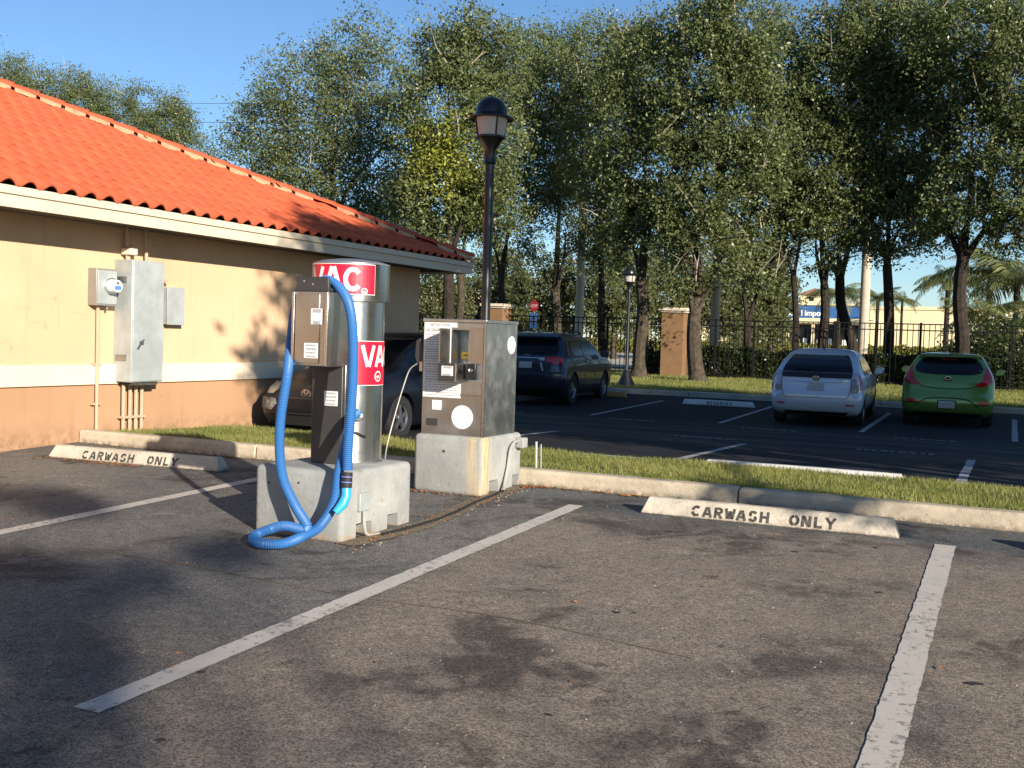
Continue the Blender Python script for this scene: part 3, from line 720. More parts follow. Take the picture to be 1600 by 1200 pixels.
# ------------------------------------------------------------------ wheel stops
def wheel_stop(x, y, rz, L, mat, label, text=None, tmat='black', h=.125, d=.17):
    t = thing('wheel_stop', label, 'wheel stop', (x, y, gz(y)), rz, 'concrete wheel stops')
    prof = [(0, 0), (.0, .018), (.045, h - .008), (.055, h), (d - .05, h), (d - .04, h - .008), (d, .018), (d, 0)]
    mb = MB(); n = 14; k = len(prof)
    rr = random.Random(int(x * 10)); rings = []
    for i in range(n + 1):
        xx = L * i / n
        off = .0
        if i == 0: xx = .0
        rings.append([(xx + (( .05 * pz / h) if i == 0 else (-.05 * pz / h) if i == n else 0), py + rr.uniform(-.0015, .0015), pz + (rr.uniform(-.0015, .0015) if pz > 0 else 0)) for py, pz in prof])
    vs = [v for r in rings for v in r]
    fs = [(j * k + i, j * k + (i + 1) % k, (j + 1) * k + (i + 1) % k, (j + 1) * k + i) for j in range(n) for i in range(k)] + [tuple(range(k))[::-1], tuple(n * k + i for i in range(k))]
    mb.add(vs, fs); mb.build('stop_body', mat, t, bevel=.012)
    for px in (.28, L - .28):
        mb = MB(); mb.lathe([(.011, h + .001), (.011, h + .006)], px, d / 2, 8); mb.build('anchor_pin', 'steel2', t)
    if text:
        sl = Vector((.045, h - .026)); sn = sl.normalized()
        def fn(u, v): return (u, sn.x * v - .0025, .021 + sn.y * v)
        x0, hh, w, gp, th = text[1:]
        for wd in text[0].split():
            mb = MB(); x0 = strokes(mb, wd, fn, hh, w, gp, th, x0=x0) + gp + 2 * (w * .7 + gp)
            mb.build('stencil_word', tmat, t)['kind'] = 'stuff'
    return t
wheel_stop(-2.50, 7.66, R_(1.0), 1.86, 'stop_conc', 'pale concrete wheel stop stencilled CARWASH ONLY in the near right stall', ('CARWASH  ONLY', .40, .078, .066, .018, .019))
wheel_stop(-8.50, 7.40, R_(5), 2.0, 'stop_conc', 'concrete wheel stop stencilled CARWASH ONLY beside the peach building, half in shadow', ('CARWASH  ONLY', .42, .078, .070, .020, .019))
wheel_stop(-7.05, 24.5, 0, 1.72, 'stop_white', 'white wheel stop stencilled RESERVED in the empty far stall', ('RESERVED', .60, .085, .062, .016, .016))
ws_ = wheel_stop(-2.98, 11.20, 0, 2.08, 'stop_white', 'bare white wheel stop just behind the grass island', h=.085)
ws_.location.z -= .03
wheel_stop(-10.6, 25.6, 0, 1.75, 'stop_orange', 'orange brown wheel stop in front of the dark SUV')
wheel_stop(.17, 7.72, 0, 1.86, 'stop_conc', 'concrete wheel stop just outside the right edge of the picture')

# ------------------------------------------------------------------ vacuum station
def rounded_block(name, x0, x1, y0, y1, z0, z1, mat, parent, notches=(), bev=.045, loc=None):
    mb = MB(); mb.box(x0, x1, y0, y1, z0, z1)
    o = mb.build(name, mat, parent, bevel=bev, seg=4)
    for i, (a, b, c, d, e, f) in enumerate(notches):
        cb = MB(); cb.box(a, b, c, d, e, f); me = cb.mesh(); co = bpy.data.objects.new('cut', me); C.objects.link(co)
        co.parent = parent
        md = o.modifiers.new('notch', 'BOOLEAN'); md.operation = 'DIFFERENCE'; md.object = co; md.solver = 'EXACT'
        o['_'] = 1
    if notches:
        bpy.context.view_layer.update(); dg = bpy.context.evaluated_depsgraph_get()
        me = bpy.data.meshes.new_from_object(o.evaluated_get(dg)); cut = [m.object for m in o.modifiers if m.type == 'BOOLEAN']
        o.modifiers.clear(); old = o.data; o.data = me
        for c_ in cut: bpy.data.objects.remove(c_)
        del o['_']
        smooth_by_angle(o, 35)
    return o
VB = Vector((-3.85, 5.66, gz(5.66) - .02))
t = thing('vacuum_block', 'grey painted concrete block under the vacuum cylinder', 'concrete block', VB, R_(-1.5))
rounded_block('block_body', -.725, 0, 0, .84, 0, .475, 'blockpaint', t, [(-.14, .1, .53, .66, -.1, .13), (-.14, .1, .16, .34, -.1, .12)], .04)
mb = MB(); mb.box(.0, .022, .17, .29, .20, .32); mb.build('cover_plate', 'galv', t, bevel=.004)
mb = MB(); mb.tube(catmull([(.02, .22, .20), (.025, .22, .10), (.03, .25, .04), (.05, .36, .03)], 6), .012, 8); mb.build('conduit', 'blockpaint', t, smooth=True)
for x, z in ((-.35, .38), (-.6, .36)): mb = MB(); mb.lathe([(.008, 0), (.008, .004)], 0, 0, 8); o = mb.build('anchor_hole', 'black', t); o.rotation_euler = (R_(90), 0, 0); o.location = (x, 0, z)

CXv, CYv, Z0 = -4.21, 6.24, gz(5.66) + .455
vac = thing('vacuum_station', 'tall stainless vacuum cylinder with red VAC signs on a concrete block', 'vacuum', (CXv, CYv, Z0), 0)
mb = MB(); mb.lathe([(.238, 0), (.238, 1.15)], n=64); mb.build('cylinder', 'steel', vac, smooth=True)
mb = MB(); mb.lathe([(.250, 0), (.250, .012), (.238, .014)], n=48); mb.build('foot_ring', 'steel2', vac, smooth=True)
mb = MB(); mb.lathe([(.240, 1.115), (.268, 1.118), (.270, 1.13), (.270, 1.375)], n=64); mb.build('head', 'steel', vac, smooth=True)
mb = MB(); mb.lathe([(.2705, 1.374), (.268, 1.382), (.20, 1.402), (.10, 1.414), (.0, 1.417)], n=64); mb.build('dome_cap', 'capmetal', vac, smooth=True)
def cylpatch(parent, name, mat, r, a0, a1, z0, z1, nseg=24):
    mb = MB()
    for i in range(nseg):
        p = [a0 + (a1 - a0) * (i + k) / nseg for k in (0, 1)]
        mb.quad((r * math.cos(p[0]), r * math.sin(p[0]), z0), (r * math.cos(p[1]), r * math.sin(p[1]), z0), (r * math.cos(p[1]), r * math.sin(p[1]), z1), (r * math.cos(p[0]), r * math.sin(p[0]), z1))
    return mb.build(name, mat, parent, smooth=True)
def cyltext(parent, text, r, a0, z0, h, w, gap, th):
    mb = MB(); strokes(mb, text, lambda u, v: (r * math.cos(a0 + u / r), r * math.sin(a0 + u / r), z0 + v), h, w, gap, th, SOLID, sub=.02)
    q = mb.build('lettering', 'white', parent); q['kind'] = 'stuff'; return q
# angle of the camera as seen from the cylinder
ac = math.atan2(-CYv, -CXv)
s1 = cylpatch(vac, 'head_sign', 'red', .2725, ac - 1.42, ac + .62, 1.165, 1.365)
b1 = cylpatch(s1, 'sign_border', 'white', .2715, ac - 1.43, ac + .628, 1.1615, 1.3685)
cyltext(s1, 'VAC', .2745, ac - 1.22, 1.185, .158, .125, .016, .031)
s2 = cylpatch(vac, 'side_sign', 'red', .2402, ac + .22, ac + 1.75, .545, .845)
b2 = cylpatch(s2, 'sign_border', 'white', .2394, ac + .212, ac + 1.76, .5415, .8485)
cyltext(s2, 'VAC', .2420, ac + .34, .675, .140, .105, .012, .026)
def ringpatch(parent, r, a0, z0, rad, th):
    mb = MB(); pts = arc(0, 0, rad, rad, 0, 360, 20)
    GLX = {'o': [pts]}
    strokes(mb, 'o', lambda u, v: (r * math.cos(a0 + u / r), r * math.sin(a0 + u / r), z0 + v), 1, 1, 0, th, GLX, sub=1)
    for a, b in (((-rad * .5, rad * .1), (-rad * .1, -rad * .5)), ((-rad * .1, -rad * .5), (rad * .0, rad * .2)), ((0, rad * .2), (rad * .5, -rad * .3))):
        strokes(mb, 'k', lambda u, v: (r * math.cos(a0 + u / r), r * math.sin(a0 + u / r), z0 + v), 1, 1, 0, th, {'k': [[a, b]]})
    return mb.build('round_logo', 'white', parent)
ringpatch(s2, .2420, ac + .95, .605, .033, .007)
ringpatch(s1, .2745, ac + .33, 1.185, .020, .005)
# small hardware on the cylinder
def on_cyl(a, z, r=.238): return Vector((r * math.cos(a), r * math.sin(a), z))
a_ = ac + .25
mb = MB(); mb.lathe([(.036, 0), (.036, .03), (.03, .036)], n=20); o = mb.build('hose_port', 'steel2', vac, smooth=True); o.location = on_cyl(a_, .335, .236); o.rotation_euler = (R_(90), 0, a_ + R_(90))
mb = MB(); mb.tube([on_cyl(ac - .1, .235, .245), on_cyl(ac + .25, .215, .250), on_cyl(ac + .5, .185, .245)], .009, 8); mb.build('handle', 'black_gloss', vac, smooth=True)
# hanger box and channel in front
bx = thing('hose_hanger', 'brownish stainless hose hanger box with channel post beside the vacuum cylinder', 'hose hanger', (-4.335, 5.885, Z0))
mb = MB(); mb.box(.0, .25, .09, .20, 0, .68); mb.build('post', 'steeldark', bx, bevel=.006)
mb = MB(); mb.box(.2505, .262, .11, .28, 0, .68); mb.build('post_flange', 'steelbox', bx, bevel=.003)
mb = MB(); mb.box(-.03, .255, -.10, .24, .67, 1.17); mb.build('box_body', 'steelbox', bx, bevel=.006)
mb = MB(); mb.box(-.005, .19, -.108, -.10, .69, 1.15); mb.build('front_panel', 'steelbox', bx, bevel=.002)
mb = MB(); mb.box(-.032, -.012, -.112, -.10, .675, 1.165); mb.build('edge_strip', 'steel', bx, bevel=.002)
mb = MB(); mb.box(.235, .257, -.112, -.10, .675, 1.165); mb.build('edge_strip', 'steel', bx, bevel=.002)
mb = MB(); mb.prism([(-.03, 1.17), (.0, 1.195), (.0, 1.25), (.02, 1.265), (.235, 1.265), (.25, 1.25), (.255, 1.17)], -.10, -.075, 'y'); mb.build('hanger_plate', 'steeldark', bx, bevel=.004)
mb = MB(); mb.prism([(-.03, 1.17), (.0, 1.195), (.235, 1.195), (.255, 1.17)], -.075, .16, 'y'); mb.build('saddle', 'steeldark', bx)
def label_(parent, x0, x1, y, z0, z1, n=5, mat='label', ink='labelgrey', name='label'):
    mb = MB(); mb.box(x0, x1, y - .002, y, z0, z1); o = mb.build(name, mat, parent)
    mb = MB(); w = x1 - x0; h = z1 - z0
    for i in range(n):
        zc = z1 - h * (.14 + .74 * i / max(1, n - 1)); xx = x0 + w * random.uniform(.10, .2); xe = x1 - w * random.uniform(.08, .2)
        while xx < xe:
            e = min(xe, xx + w * random.uniform(.06, .16)); mb.quad((xx, y - .0032, zc - h * .25 / n), (e, y - .0032, zc - h * .25 / n), (e, y - .0032, zc + h * .2 / n), (xx, y - .0032, zc + h * .2 / n)); xx = e + w * .03
    mb.build('print', ink, o); return o
label_(bx, .125, .215, -.108, .95, 1.055, 2)
label_(bx, .075, .185, -.108, .725, .825, 4)
label_(bx, .105, .215, .09, .40, .50, 4)
mb = MB(); mb.lathe([(.006, 0), (.006, .004)], 0, 0, 8); 
for x, z in ((.06, 1.235), (.13, 1.215)):
    mb = MB(); mb.lathe([(.007, 0), (.007, .005)], 0, 0, 8); o = mb.build('rivet', 'chrome', bx); o.rotation_euler = (R_(90), 0, 0); o.location = (x, -.10, z)

# blue hose: corrugated tube
HS = []
def hp(px, py, Y): p = at(px, py, Y); HS.append(p); return p
g0 = gz(5.5) + .036
pts = [at(558, 645, 5.98), at(548, 655, 5.88), at(541, 690, 5.72), at(530, 735, 5.60), at(522, 785, 5.56), at(500, 822, 5.54)]
pts += [Vector((-4.00, 5.46, g0 + .03)), Vector((-4.04, 5.31, g0)), Vector((-4.15, 5.24, g0)), Vector((-4.27, 5.30, g0)), Vector((-4.33, 5.41, g0 + .01)), Vector((-4.28, 5.49, g0 + .04)), Vector((-4.17, 5.49, g0 + .07)), at(480, 826, 5.49)]
pts += [at(461, 790, 5.54), at(443, 750, 5.57), at(437, 705, 5.60), at(439, 650, 5.64), at(449, 585, 5.70), at(456, 520, 5.98), at(462, 478, 6.12), at(478, 448, 6.14)]
pts += [at(503, 436, 6.02), at(528, 447, 5.88), at(546, 478, 5.76), at(552, 530, 5.68), at(551, 600, 5.63), at(547, 660, 5.60), at(544, 700, 5.59), at(543, 736, 5.58)]
path = catmull(pts, 10)
# resample evenly and ripple the radius
def resample(P, step):
    out = [P[0]]; acc = 0
    for a, b in zip(P, P[1:]):
        L = (b - a).length; d = step - acc
        while d <= L: out.append(a.lerp(b, d / L)); d += step
        acc = (acc + L) % step
    return out
rp = resample(path, .0065)
mb = MB(); mb.tube(rp, [.0338 if i % 2 else .0295 for i in range(len(rp))], 12)
hose = thing('vacuum_hose', 'ribbed blue vacuum hose looped over the hanger and down to the asphalt', 'hose', tuple(pts[8]))
HL = Vector(pts[8])
def hpart(mb, name, mat, **k):
    o = mb.build(name, mat, hose, **k); o.matrix_parent_inverse = Matrix.Translation(-HL); return o
hpart(mb, 'hose_tube', 'hose', smooth=True)
for p in hose.children[0].data.polygons: p.use_smooth = True
e = path[-1]; q1 = at(542.5, 738, 5.58); q2 = at(541, 762, 5.57)
mb = MB(); mb.tube([q1, q2], .036, 16); hpart(mb, 'cuff', 'rubber', smooth=True)
dd = (q2 - q1)
for f_ in (.25, .6): mb = MB(); mb.tube([q1 + dd * f_, q1 + dd * (f_ + .08)], .0375, 16); hpart(mb, 'cuff_band', 'labelblue', smooth=True)
n1, n2, n3, n4 = q2, at(541, 775, 5.56), at(536, 787, 5.54), at(524, 801, 5.50)
mb = MB(); mb.tube([n1, n2, n3, n4], [.031, .031, .034, .024], 14); hpart(mb, 'nozzle', 'nozzle', smooth=True)

# ------------------------------------------------------------------ coin payment cabinet
PB = Vector((-3.85, 7.655, gz(7.66) - .01))
t = thing('cabinet_block', 'grey concrete block with rust runs under the coin cabinet', 'concrete block', PB)
rounded_block('block_body', -.655, 0, 0, .76, 0, .49, 'rustblock', t, [(-.12, .1, .13, .30, -.1, .125), (-.1, .1, .58, .70, -.1, .13)], .04)
mb = MB(); mb.lathe([(.012, 0), (.012, .006)], 0, 0, 10); o = mb.build('anchor_hole', 'black', t); o.rotation_euler = (R_(90), 0, 0); o.location = (-.36, 0, .36)
mb = MB(); mb.box(.002, .075, .62, .72, .36, .45); mb.build('conduit_box', 'blockpaint', t, bevel=.01)
mb = MB(); mb.tube(catmull([(.03, .63, .42), (.03, .54, .42), (.03, .46, .36), (.025, .43, .22), (.03, .37, .10), (.05, .30, .03)], 6), .0135, 8); mb.build('conduit', 'blockpaint', t, smooth=True)
mb = MB(); mb.tube([(x, y, gz(y) + .012) for x, y in ((-3.80, 7.98), (-3.78, 7.8), (-3.76, 7.4), (-3.70, 7.0), (-3.67, 6.6), (-3.70, 6.2), (-3.74, 5.98))], .011, 6)
tag(mb.build('ground_cable', 'rubber', smooth=True), 'black cable lying in the grit between the two concrete blocks', 'cable')

K = Vector((-4.465, 7.70, gz(7.66) + .48)); KW, KD, KH = .585, .61, .965
kt = thing('coin_cabinet', 'weathered stainless coin cabinet with instruction sheet on a concrete block', 'coin machine', K)
# body built round the recess
rx0, rx1, rz0, rz1, rd = .265, .43, .60, .875, .16
mb = MB()
mb.box(0, KW, .012, KD, 0, rz0); mb.box(0, rx0, .012, KD, rz0, rz1); mb.box(rx1, KW, .012, KD, rz0, rz1); mb.box(0, KW, .012, KD, rz1, KH - .03)
mb.box(rx0, rx1, rd, KD, rz0, rz1)
mb.build('cabinet_body', 'steel2', kt)
mb = MB(); mb.box(-.006, KW + .008, 0, KD + .006, KH - .03, KH); mb.build('lid', 'steel2', kt, bevel=.004)
mb = MB(); mb.box(KW - .012, KW + .004, .0, .016, 0, KH - .03); mb.build('corner_trim', 'steel', kt)
mb = MB(); mb.box(KW - .135, KW - .02, .006, .012, .60, KH - .07); mb.build('front_strip', 'steelbox', kt)
mb = MB(); mb.box(KW - .22, KW - .02, .002, .012, .335, .345); mb.build('door_ledge', 'steelbox', kt)
# instruction sheet: L-shaped round the recess
mb = MB(); mb.box(.008, rx0 - .004, .006, .0115, .60, .935); mb.box(.008, .362, .006, .0115, .31, .5995); mb.box(.008, .315, .0058, .0113, .895, .935)
sh = mb.build('instruction_sheet', 'label', kt)
mb = MB()
rr = random.Random(8)
lines = [(z, .019, rx0 - .02) for z in np.linspace(.83, .61, 12)] + [(z, .02, .33) for z in np.linspace(.585, .33, 13)]
for i, (z, xa, xb) in enumerate(lines):
    xx = xa + rr.uniform(0, .01); bold = i in (6, 7, 9, 10, 12, 15, 18)
    while xx < xb:
        e_ = min(xb, xx + rr.uniform(.012, .035)); hgt = .0055 if bold else .0033
        mb.quad((xx, .0048, z - hgt), (e_, .0048, z - hgt), (e_, .0048, z + hgt), (xx, .0048, z + hgt)); xx = e_ + .006
mb.build('fine_print', 'labelgrey', sh)
def fonttext(body, size, mat, parent, loc, rot, name='lettering', off=0, ext=0, align='LEFT'):
    cu = bpy.data.curves.new('t', 'FONT'); cu.body = body; cu.size = size; cu.offset = off; cu.extrude = ext; cu.align_x = align
    o = bpy.data.objects.new('t', cu); C.objects.link(o); bpy.context.view_layer.update()
    me = bpy.data.meshes.new_from_object(o.evaluated_get(bpy.context.evaluated_depsgraph_get())); bpy.data.objects.remove(o)
    me.materials.clear(); q = link(name, me, mat, parent); q.location = loc; q.rotation_euler = rot; return q
fonttext('INSTRUCTIONS', .027, 'labelgrey', sh, (.06, .0045, .905), (R_(90), 0, 0), off=.0006)
fonttext('U.S. QUARTERS', .030, 'labelgrey', sh, (.018, .0045, .862), (R_(90), 0, 0), off=.0012)
mb = MB(); mb.box(.247, .257, -.165, .012, .60, .885); mb.build('side_guard', 'steelbox', kt)
# recess fittings
mb = MB(); mb.box(rx0 + .001, rx0 + .003, .015, rd - .002, rz0 + .002, rz1 - .002); mb.build('recess_side', 'steelbox', kt)
label_(kt, rx0 + .085, rx0 + .150, rd - .003, .70, .79, 4)
mb = MB(); mb.box(rx0 + .11, rx0 + .122, rd - .05, rd - .003, .80, .86); mb.build('coin_lever', 'chrome', kt, bevel=.002)
mb = MB(); mb.box(rx0 + .025, rx0 + .11, rd - .012, rd - .004, .635, .695); mb.build('yellow_sticker', 'yellow', kt)
mb = MB(); mb.tube([(rx0 + .045, rd - .016, .665), (rx0 + .085, rd - .016, .667)], .004, 5); mb.build('arrow_mark', 'black', kt)
# coin vault that sticks out
mb = MB(); mb.box(.245, .415, -.17, .012, .455, .60); mb.build('coin_vault', 'steeldark', kt, bevel=.004)
mb = MB(); mb.box(.403, .417, -.172, .0, .453, .602); mb.build('vault_edge', 'steel', kt)
label_(kt, .28, .385, -.1705, .50, .58, 2)
mb = MB(); mb.box(.43, .515, -.03, .006, .47, .60); lk = mb.build('lock_plate', 'black_gloss', kt, bevel=.004)
mb = MB(); mb.lathe([(.018, 0), (.018, .03), (.012, .034)], n=16); o = mb.build('lock', 'chrome', lk, smooth=True); o.rotation_euler = (R_(90), 0, 0); o.location = (.485, -.03, .545)
mb = MB(); mb.box(.10, .185, .006, .0115, .205, .285); mb.build('small_sheet', 'label', kt)
mb = MB(); mb.lathe([(.098, 0), (.098, .005)], n=40); o = mb.build('round_patch', 'label', kt); o.rotation_euler = (R_(90), 0, 0); o.location = (.385, .0115, .155)
mb = MB(); mb.lathe([(.075, 0), (.075, .004)], n=36); o = mb.build('round_sticker', 'label', kt); o.rotation_euler = (0, R_(90), 0); o.location = (KW, .50, .76)
mb = MB(); rr = random.Random(2)
for i in range(60):
    a = rr.uniform(0, 6.28); r_ = .068 * math.sqrt(rr.random()); y, z = .50 + r_ * math.cos(a), .76 + r_ * math.sin(a)
    mb.quad((KW + .0052, y - .006, z - .003), (KW + .0052, y + .006, z - .003), (KW + .0052, y + .006, z + .003), (KW + .0052, y - .006, z + .003))
mb.build('sticker_print', 'labelgrey', kt)
mb = MB(); mb.box(.045, .15, .008, .0115, .07, .13); mb.build('rust_stain_plate', 'steeldark', kt)
mb = MB(); mb.box(-.03, .0, .0, .05, .52, .60); mb.build('side_hinge', 'steelbox', kt)
mb = MB(); mb.prism([(-.09, .78), (-.05, .80), (-.02, .70), (-.01, .60), (-.07, .56), (-.10, .64)], .04, .09, 'y'); mb.build('hose_holder', 'steeldark', kt, bevel=.006)
ah = catmull([at(652, 568, 7.72), at(640, 578, 7.70), at(630, 605, 7.66), at(618, 645, 7.6), at(604, 700, 7.5), at(600, 745, 7.35)], 8)
mb = MB(); mb.tube(ah, .006, 8); tag(mb.build('air_hose', 'galv2', smooth=True), 'thin grey hose hanging from the left side of the coin cabinet', 'hose')

# two short stakes behind the kerb
for px, y0, y1, r, lb in ((838, 724, 690, .012, 'short grey metal stake behind the kerb, left of two'), (845.5, 724, 694, .006, 'thinner grey metal stake behind the kerb, right of two')):
    p = at(px, y0, 8.8); q = at(px, y1, 8.8); mb = MB(); mb.tube([(p.x, 8.8, .28), (q.x, 8.8, q.z)], r, 8); tag(mb.build('metal_stake', 'galv'), lb, 'stake')

# ------------------------------------------------------------------ street lamps
def lamp_post(x, y, zt, label, s=1., pole_r=.048, basecone=False):
    z0 = gz(y); t = thing('street_lamp', label, 'street lamp', (x, y, z0)); H = zt - z0
    mb = MB(); mb.lathe([(.09, 0), (.085, .05), (.06, .12), (pole_r, .2), (pole_r, H - .62 * s)], n=20); mb.build('pole', 'black_gloss', t, smooth=True)
    if basecone: mb = MB(); mb.lathe([(.27, 0), (.25, .06), (.07, .45), (.06, .47)], n=16); mb.build('base', 'black_gloss', t, smooth=True)
    b = H - .62 * s
    mb = MB(); mb.lathe([(pole_r, b - .02), (pole_r + .018, b), (pole_r + .014, b + .02 * s), (.055 * s, b + .12 * s), (.11 * s, b + .21 * s), (.135 * s, b + .225 * s), (.135 * s, b + .24 * s)], n=24); mb.build('collar', 'black_gloss', t, smooth=True)
    mb = MB(); mb.lathe([(.122 * s, b + .24 * s), (.150 * s, b + .40 * s)], n=24); mb.build('lamp_glass', 'frost', t, smooth=True)
    for i in range(4):
        a = R_(48 + 90 * i); mb = MB(); mb.tube([(.126 * s * math.cos(a), .126 * s * math.sin(a), b + .235 * s), (.155 * s * math.cos(a), .155 * s * math.sin(a), b + .405 * s)], .0085 * s, 6); mb.build('rib', 'black_gloss', t)
    mb = MB(); pr = [(.205, .395), (.208, .405), (.165, .428), (.15, .44), (.146, .475), (.128, .525), (.095, .565), (.05, .59), (.02, .597), (.014, .605), (.0, .62)]
    mb.lathe([(.16 * s, b + .405 * s)] + [(r * s, b + z * s) for r, z in pr], n=32); mb.build('hood', 'black_gloss', t, smooth=True)
    return t
pl = at(758.5, 495, 9.75); lamp_post(pl.x, 9.75, 3.98, 'black street lamp with a domed hood and frosted glass behind the coin cabinet', 1.12)
pl = at(978, 603, 28.3); lamp_post(pl.x, 28.3, 3.62, 'slim dark street lamp on the far lawn by the fence', 1.15, .045, True)

# ------------------------------------------------------------------ cars
class Car:
    def __init__(s, levels, n=3.4): s.L = levels; s.n = n
    def lv(s, z):
        L = s.L
        if z <= L[0][0]: return L[0]
        for a, b in zip(L, L[1:]):
            if z <= b[0]:
                t_ = (z - a[0]) / (b[0] - a[0]); return tuple(p + (q - p) * t_ for p, q in zip(a, b))
        return L[-1]
    def rear(s, x, z, off=0):
        _, w, r, f, cr, cf = s.lv(z); u = min(.9999, abs(x) / w)
        return Vector((x, r + cr * (1 - (1 - u ** s.n) ** (1 / s.n)) - off, z))
    def front(s, x, z, off=0):
        _, w, r, f, cr, cf = s.lv(z); u = min(.9999, abs(x) / w)
        return Vector((x, f - cf * (1 - (1 - u ** s.n) ** (1 / s.n)) + off, z))
    def side(s, y, z, sg=1, off=0):
        _, w, r, f, cr, cf = s.lv(z); k = 1
        if y < r + cr: k = (1 - ((r + cr - y) / cr) ** s.n) if y > r else 0
        elif y > f - cf: k = (1 - ((y - f + cf) / cf) ** s.n) if y < f else 0
        return Vector((sg * (w * max(0, k) ** (1 / s.n) + off), y, z))
    def body(s, name, mat, parent, arches, ar=.35, wz=.32):
        rings = []; N = 14
        for (z, w, r, f, cr, cf) in s.L:
            ring = []
            for q in range(4):
                for i in range(N):
                    a = i / N * math.pi / 2; ca, sa = math.cos(a) ** (2 / s.n), math.sin(a) ** (2 / s.n)
                    if q == 0: ring.append((w * ca, f - cf + cf * sa, z))
                    elif q == 1: ring.append((-w * sa, f - cf + cf * ca, z))
                    elif q == 2: ring.append((-w * ca, r + cr - cr * sa, z))
                    else: ring.append((w * sa, r + cr - cr * ca, z))
            rings.append(ring)
        k = 4 * N; mb = MB()
        mb.add([v for r_ in rings for v in r_], [(j * k + i, j * k + (i + 1) % k, (j + 1) * k + (i + 1) % k, (j + 1) * k + i) for j in range(len(rings) - 1) for i in range(k)] + [tuple(range(k))[::-1], tuple((len(rings) - 1) * k + i for i in range(k))])
        o = mb.build(name, mat, parent)
        cb = MB()
        for y in arches:
            n = 28; vs = [(x, y + ar * math.cos(6.2832 * i / n), wz + ar * math.sin(6.2832 * i / n)) for x in (-1.2, 1.2) for i in range(n)]
            cb.add(vs, [tuple(range(n)), tuple(range(2 * n - 1, n - 1, -1))] + [(i, i + n, (i + 1) % n + n, (i + 1) % n) for i in range(n)])
        co = bpy.data.objects.new('cut', cb.mesh()); C.objects.link(co); co.parent = parent
        md = o.modifiers.new('b', 'BOOLEAN'); md.operation = 'DIFFERENCE'; md.object = co; md.solver = 'EXACT'
        bpy.context.view_layer.update(); me = bpy.data.meshes.new_from_object(o.evaluated_get(bpy.context.evaluated_depsgraph_get()))
        o.modifiers.clear(); o.data = me; bpy.data.objects.remove(co)
        for p in me.polygons: p.use_smooth = True
        smooth_by_angle(o, 38)
        return o
    def patch(s, name, mat, parent, rows, where='rear', off=.006, n=10, sg=1, edge=True):
        # rows: (z, a, b) bottom to top; a..b across (x for rear/front, y for side)
        mb = MB(); R = []
        rr_ = []
        for (p, q) in zip(rows, rows[1:]):
            m = max(1, int((q[0] - p[0]) / .05))
            ts = sorted(set([i / m for i in range(m)] + [(L_[0] - p[0]) / (q[0] - p[0]) for L_ in s.L if p[0] + .002 < L_[0] < q[0] - .002]))
            for t_ in ts: rr_.append(tuple(u + (v - u) * t_ for u, v in zip(p, q)))
        rr_.append(rows[-1])
        fn = {'rear': lambda a, z, o_: s.rear(a, z, o_), 'front': lambda a, z, o_: s.front(a, z, o_), 'side': lambda a, z, o_: s.side(a, z, sg, o_)}[where]
        vs = [fn(a + (b - a) * i / n, z, off) for z, a, b in rr_ for i in range(n + 1)]
        k = n + 1; fs = [(j * k + i, j * k + i + 1, (j + 1) * k + i + 1, (j + 1) * k + i) for j in range(len(rr_) - 1) for i in range(n)]
        # skirt back into the body so that the piece has thickness
        ring = list(range(k)) + [j * k + n for j in range(1, len(rr_))] + [len(rr_) * k - 1 - i for i in range(1, k)] + [j * k for j in range(len(rr_) - 2, 0, -1)]
        base = len(vs)
        for idx in ring:
            j, i = divmod(idx, k); z, a, b = rr_[j]; vs.append(fn(a + (b - a) * i / n, z, -.012))
        m = len(ring); fs += [(ring[i], ring[(i + 1) % m], base + (i + 1) % m, base + i) for i in range(m)]
        mb.add(vs, fs); o = mb.build(name, mat, parent)
        me = o.data
        for p in me.polygons: p.use_smooth = True
        smooth_by_angle(o, 40); return o
def wheel(parent, x, y, r, sg, w=.2):
    mb = MB(); pr = [(r * .62, -w / 2), (r * .93, -w / 2), (r, -w / 2 + .03), (r, w / 2 - .03), (r * .93, w / 2), (r * .62, w / 2), (r * .60, 0)]
    mb.lathe(pr, n=28, cap=False); wh = bpy.data.objects.new('wheel', None); C.objects.link(wh); wh.parent = parent; wh.location = (x, y, r); wh.rotation_euler = (0, R_(90) * sg, 0)
    mb.build('tyre', 'tyre', wh, smooth=True)
    mb = MB(); mb.lathe([(r * .64, w / 2 - .02), (r * .60, w / 2 - .01), (r * .56, w / 2 - .04)], n=24, cap=False); mb.lathe([(.05, w / 2 - .05), (.05, w / 2 - .01)], n=12)
    for i in range(5):
        a = 6.2832 * i / 5; c_, s_ = math.cos(a), math.sin(a); px_, py_ = -s_ * .03, c_ * .03; e_ = r * .6
        mb.add([(.03 * c_ + px_, .03 * s_ + py_, w / 2 - .015), (.03 * c_ - px_, .03 * s_ - py_, w / 2 - .015), (e_ * c_ - px_, e_ * s_ - py_, w / 2 - .02), (e_ * c_ + px_, e_ * s_ + py_, w / 2 - .02),
                (.03 * c_ + px_, .03 * s_ + py_, w / 2 - .045), (.03 * c_ - px_, .03 * s_ - py_, w / 2 - .045), (e_ * c_ - px_, e_ * s_ - py_, w / 2 - .045), (e_ * c_ + px_, e_ * s_ + py_, w / 2 - .045)],
               [(0, 1, 2, 3), (0, 4, 5, 1), (1, 5, 6, 2), (2, 6, 7, 3), (3, 7, 4, 0)])
    mb.build('rim', 'rim', wh)
    mb = MB(); mb.lathe([(r * .62, -.02), (r * .62, -.01)], n=20); mb.build('brake_backing', 'underbody', wh)
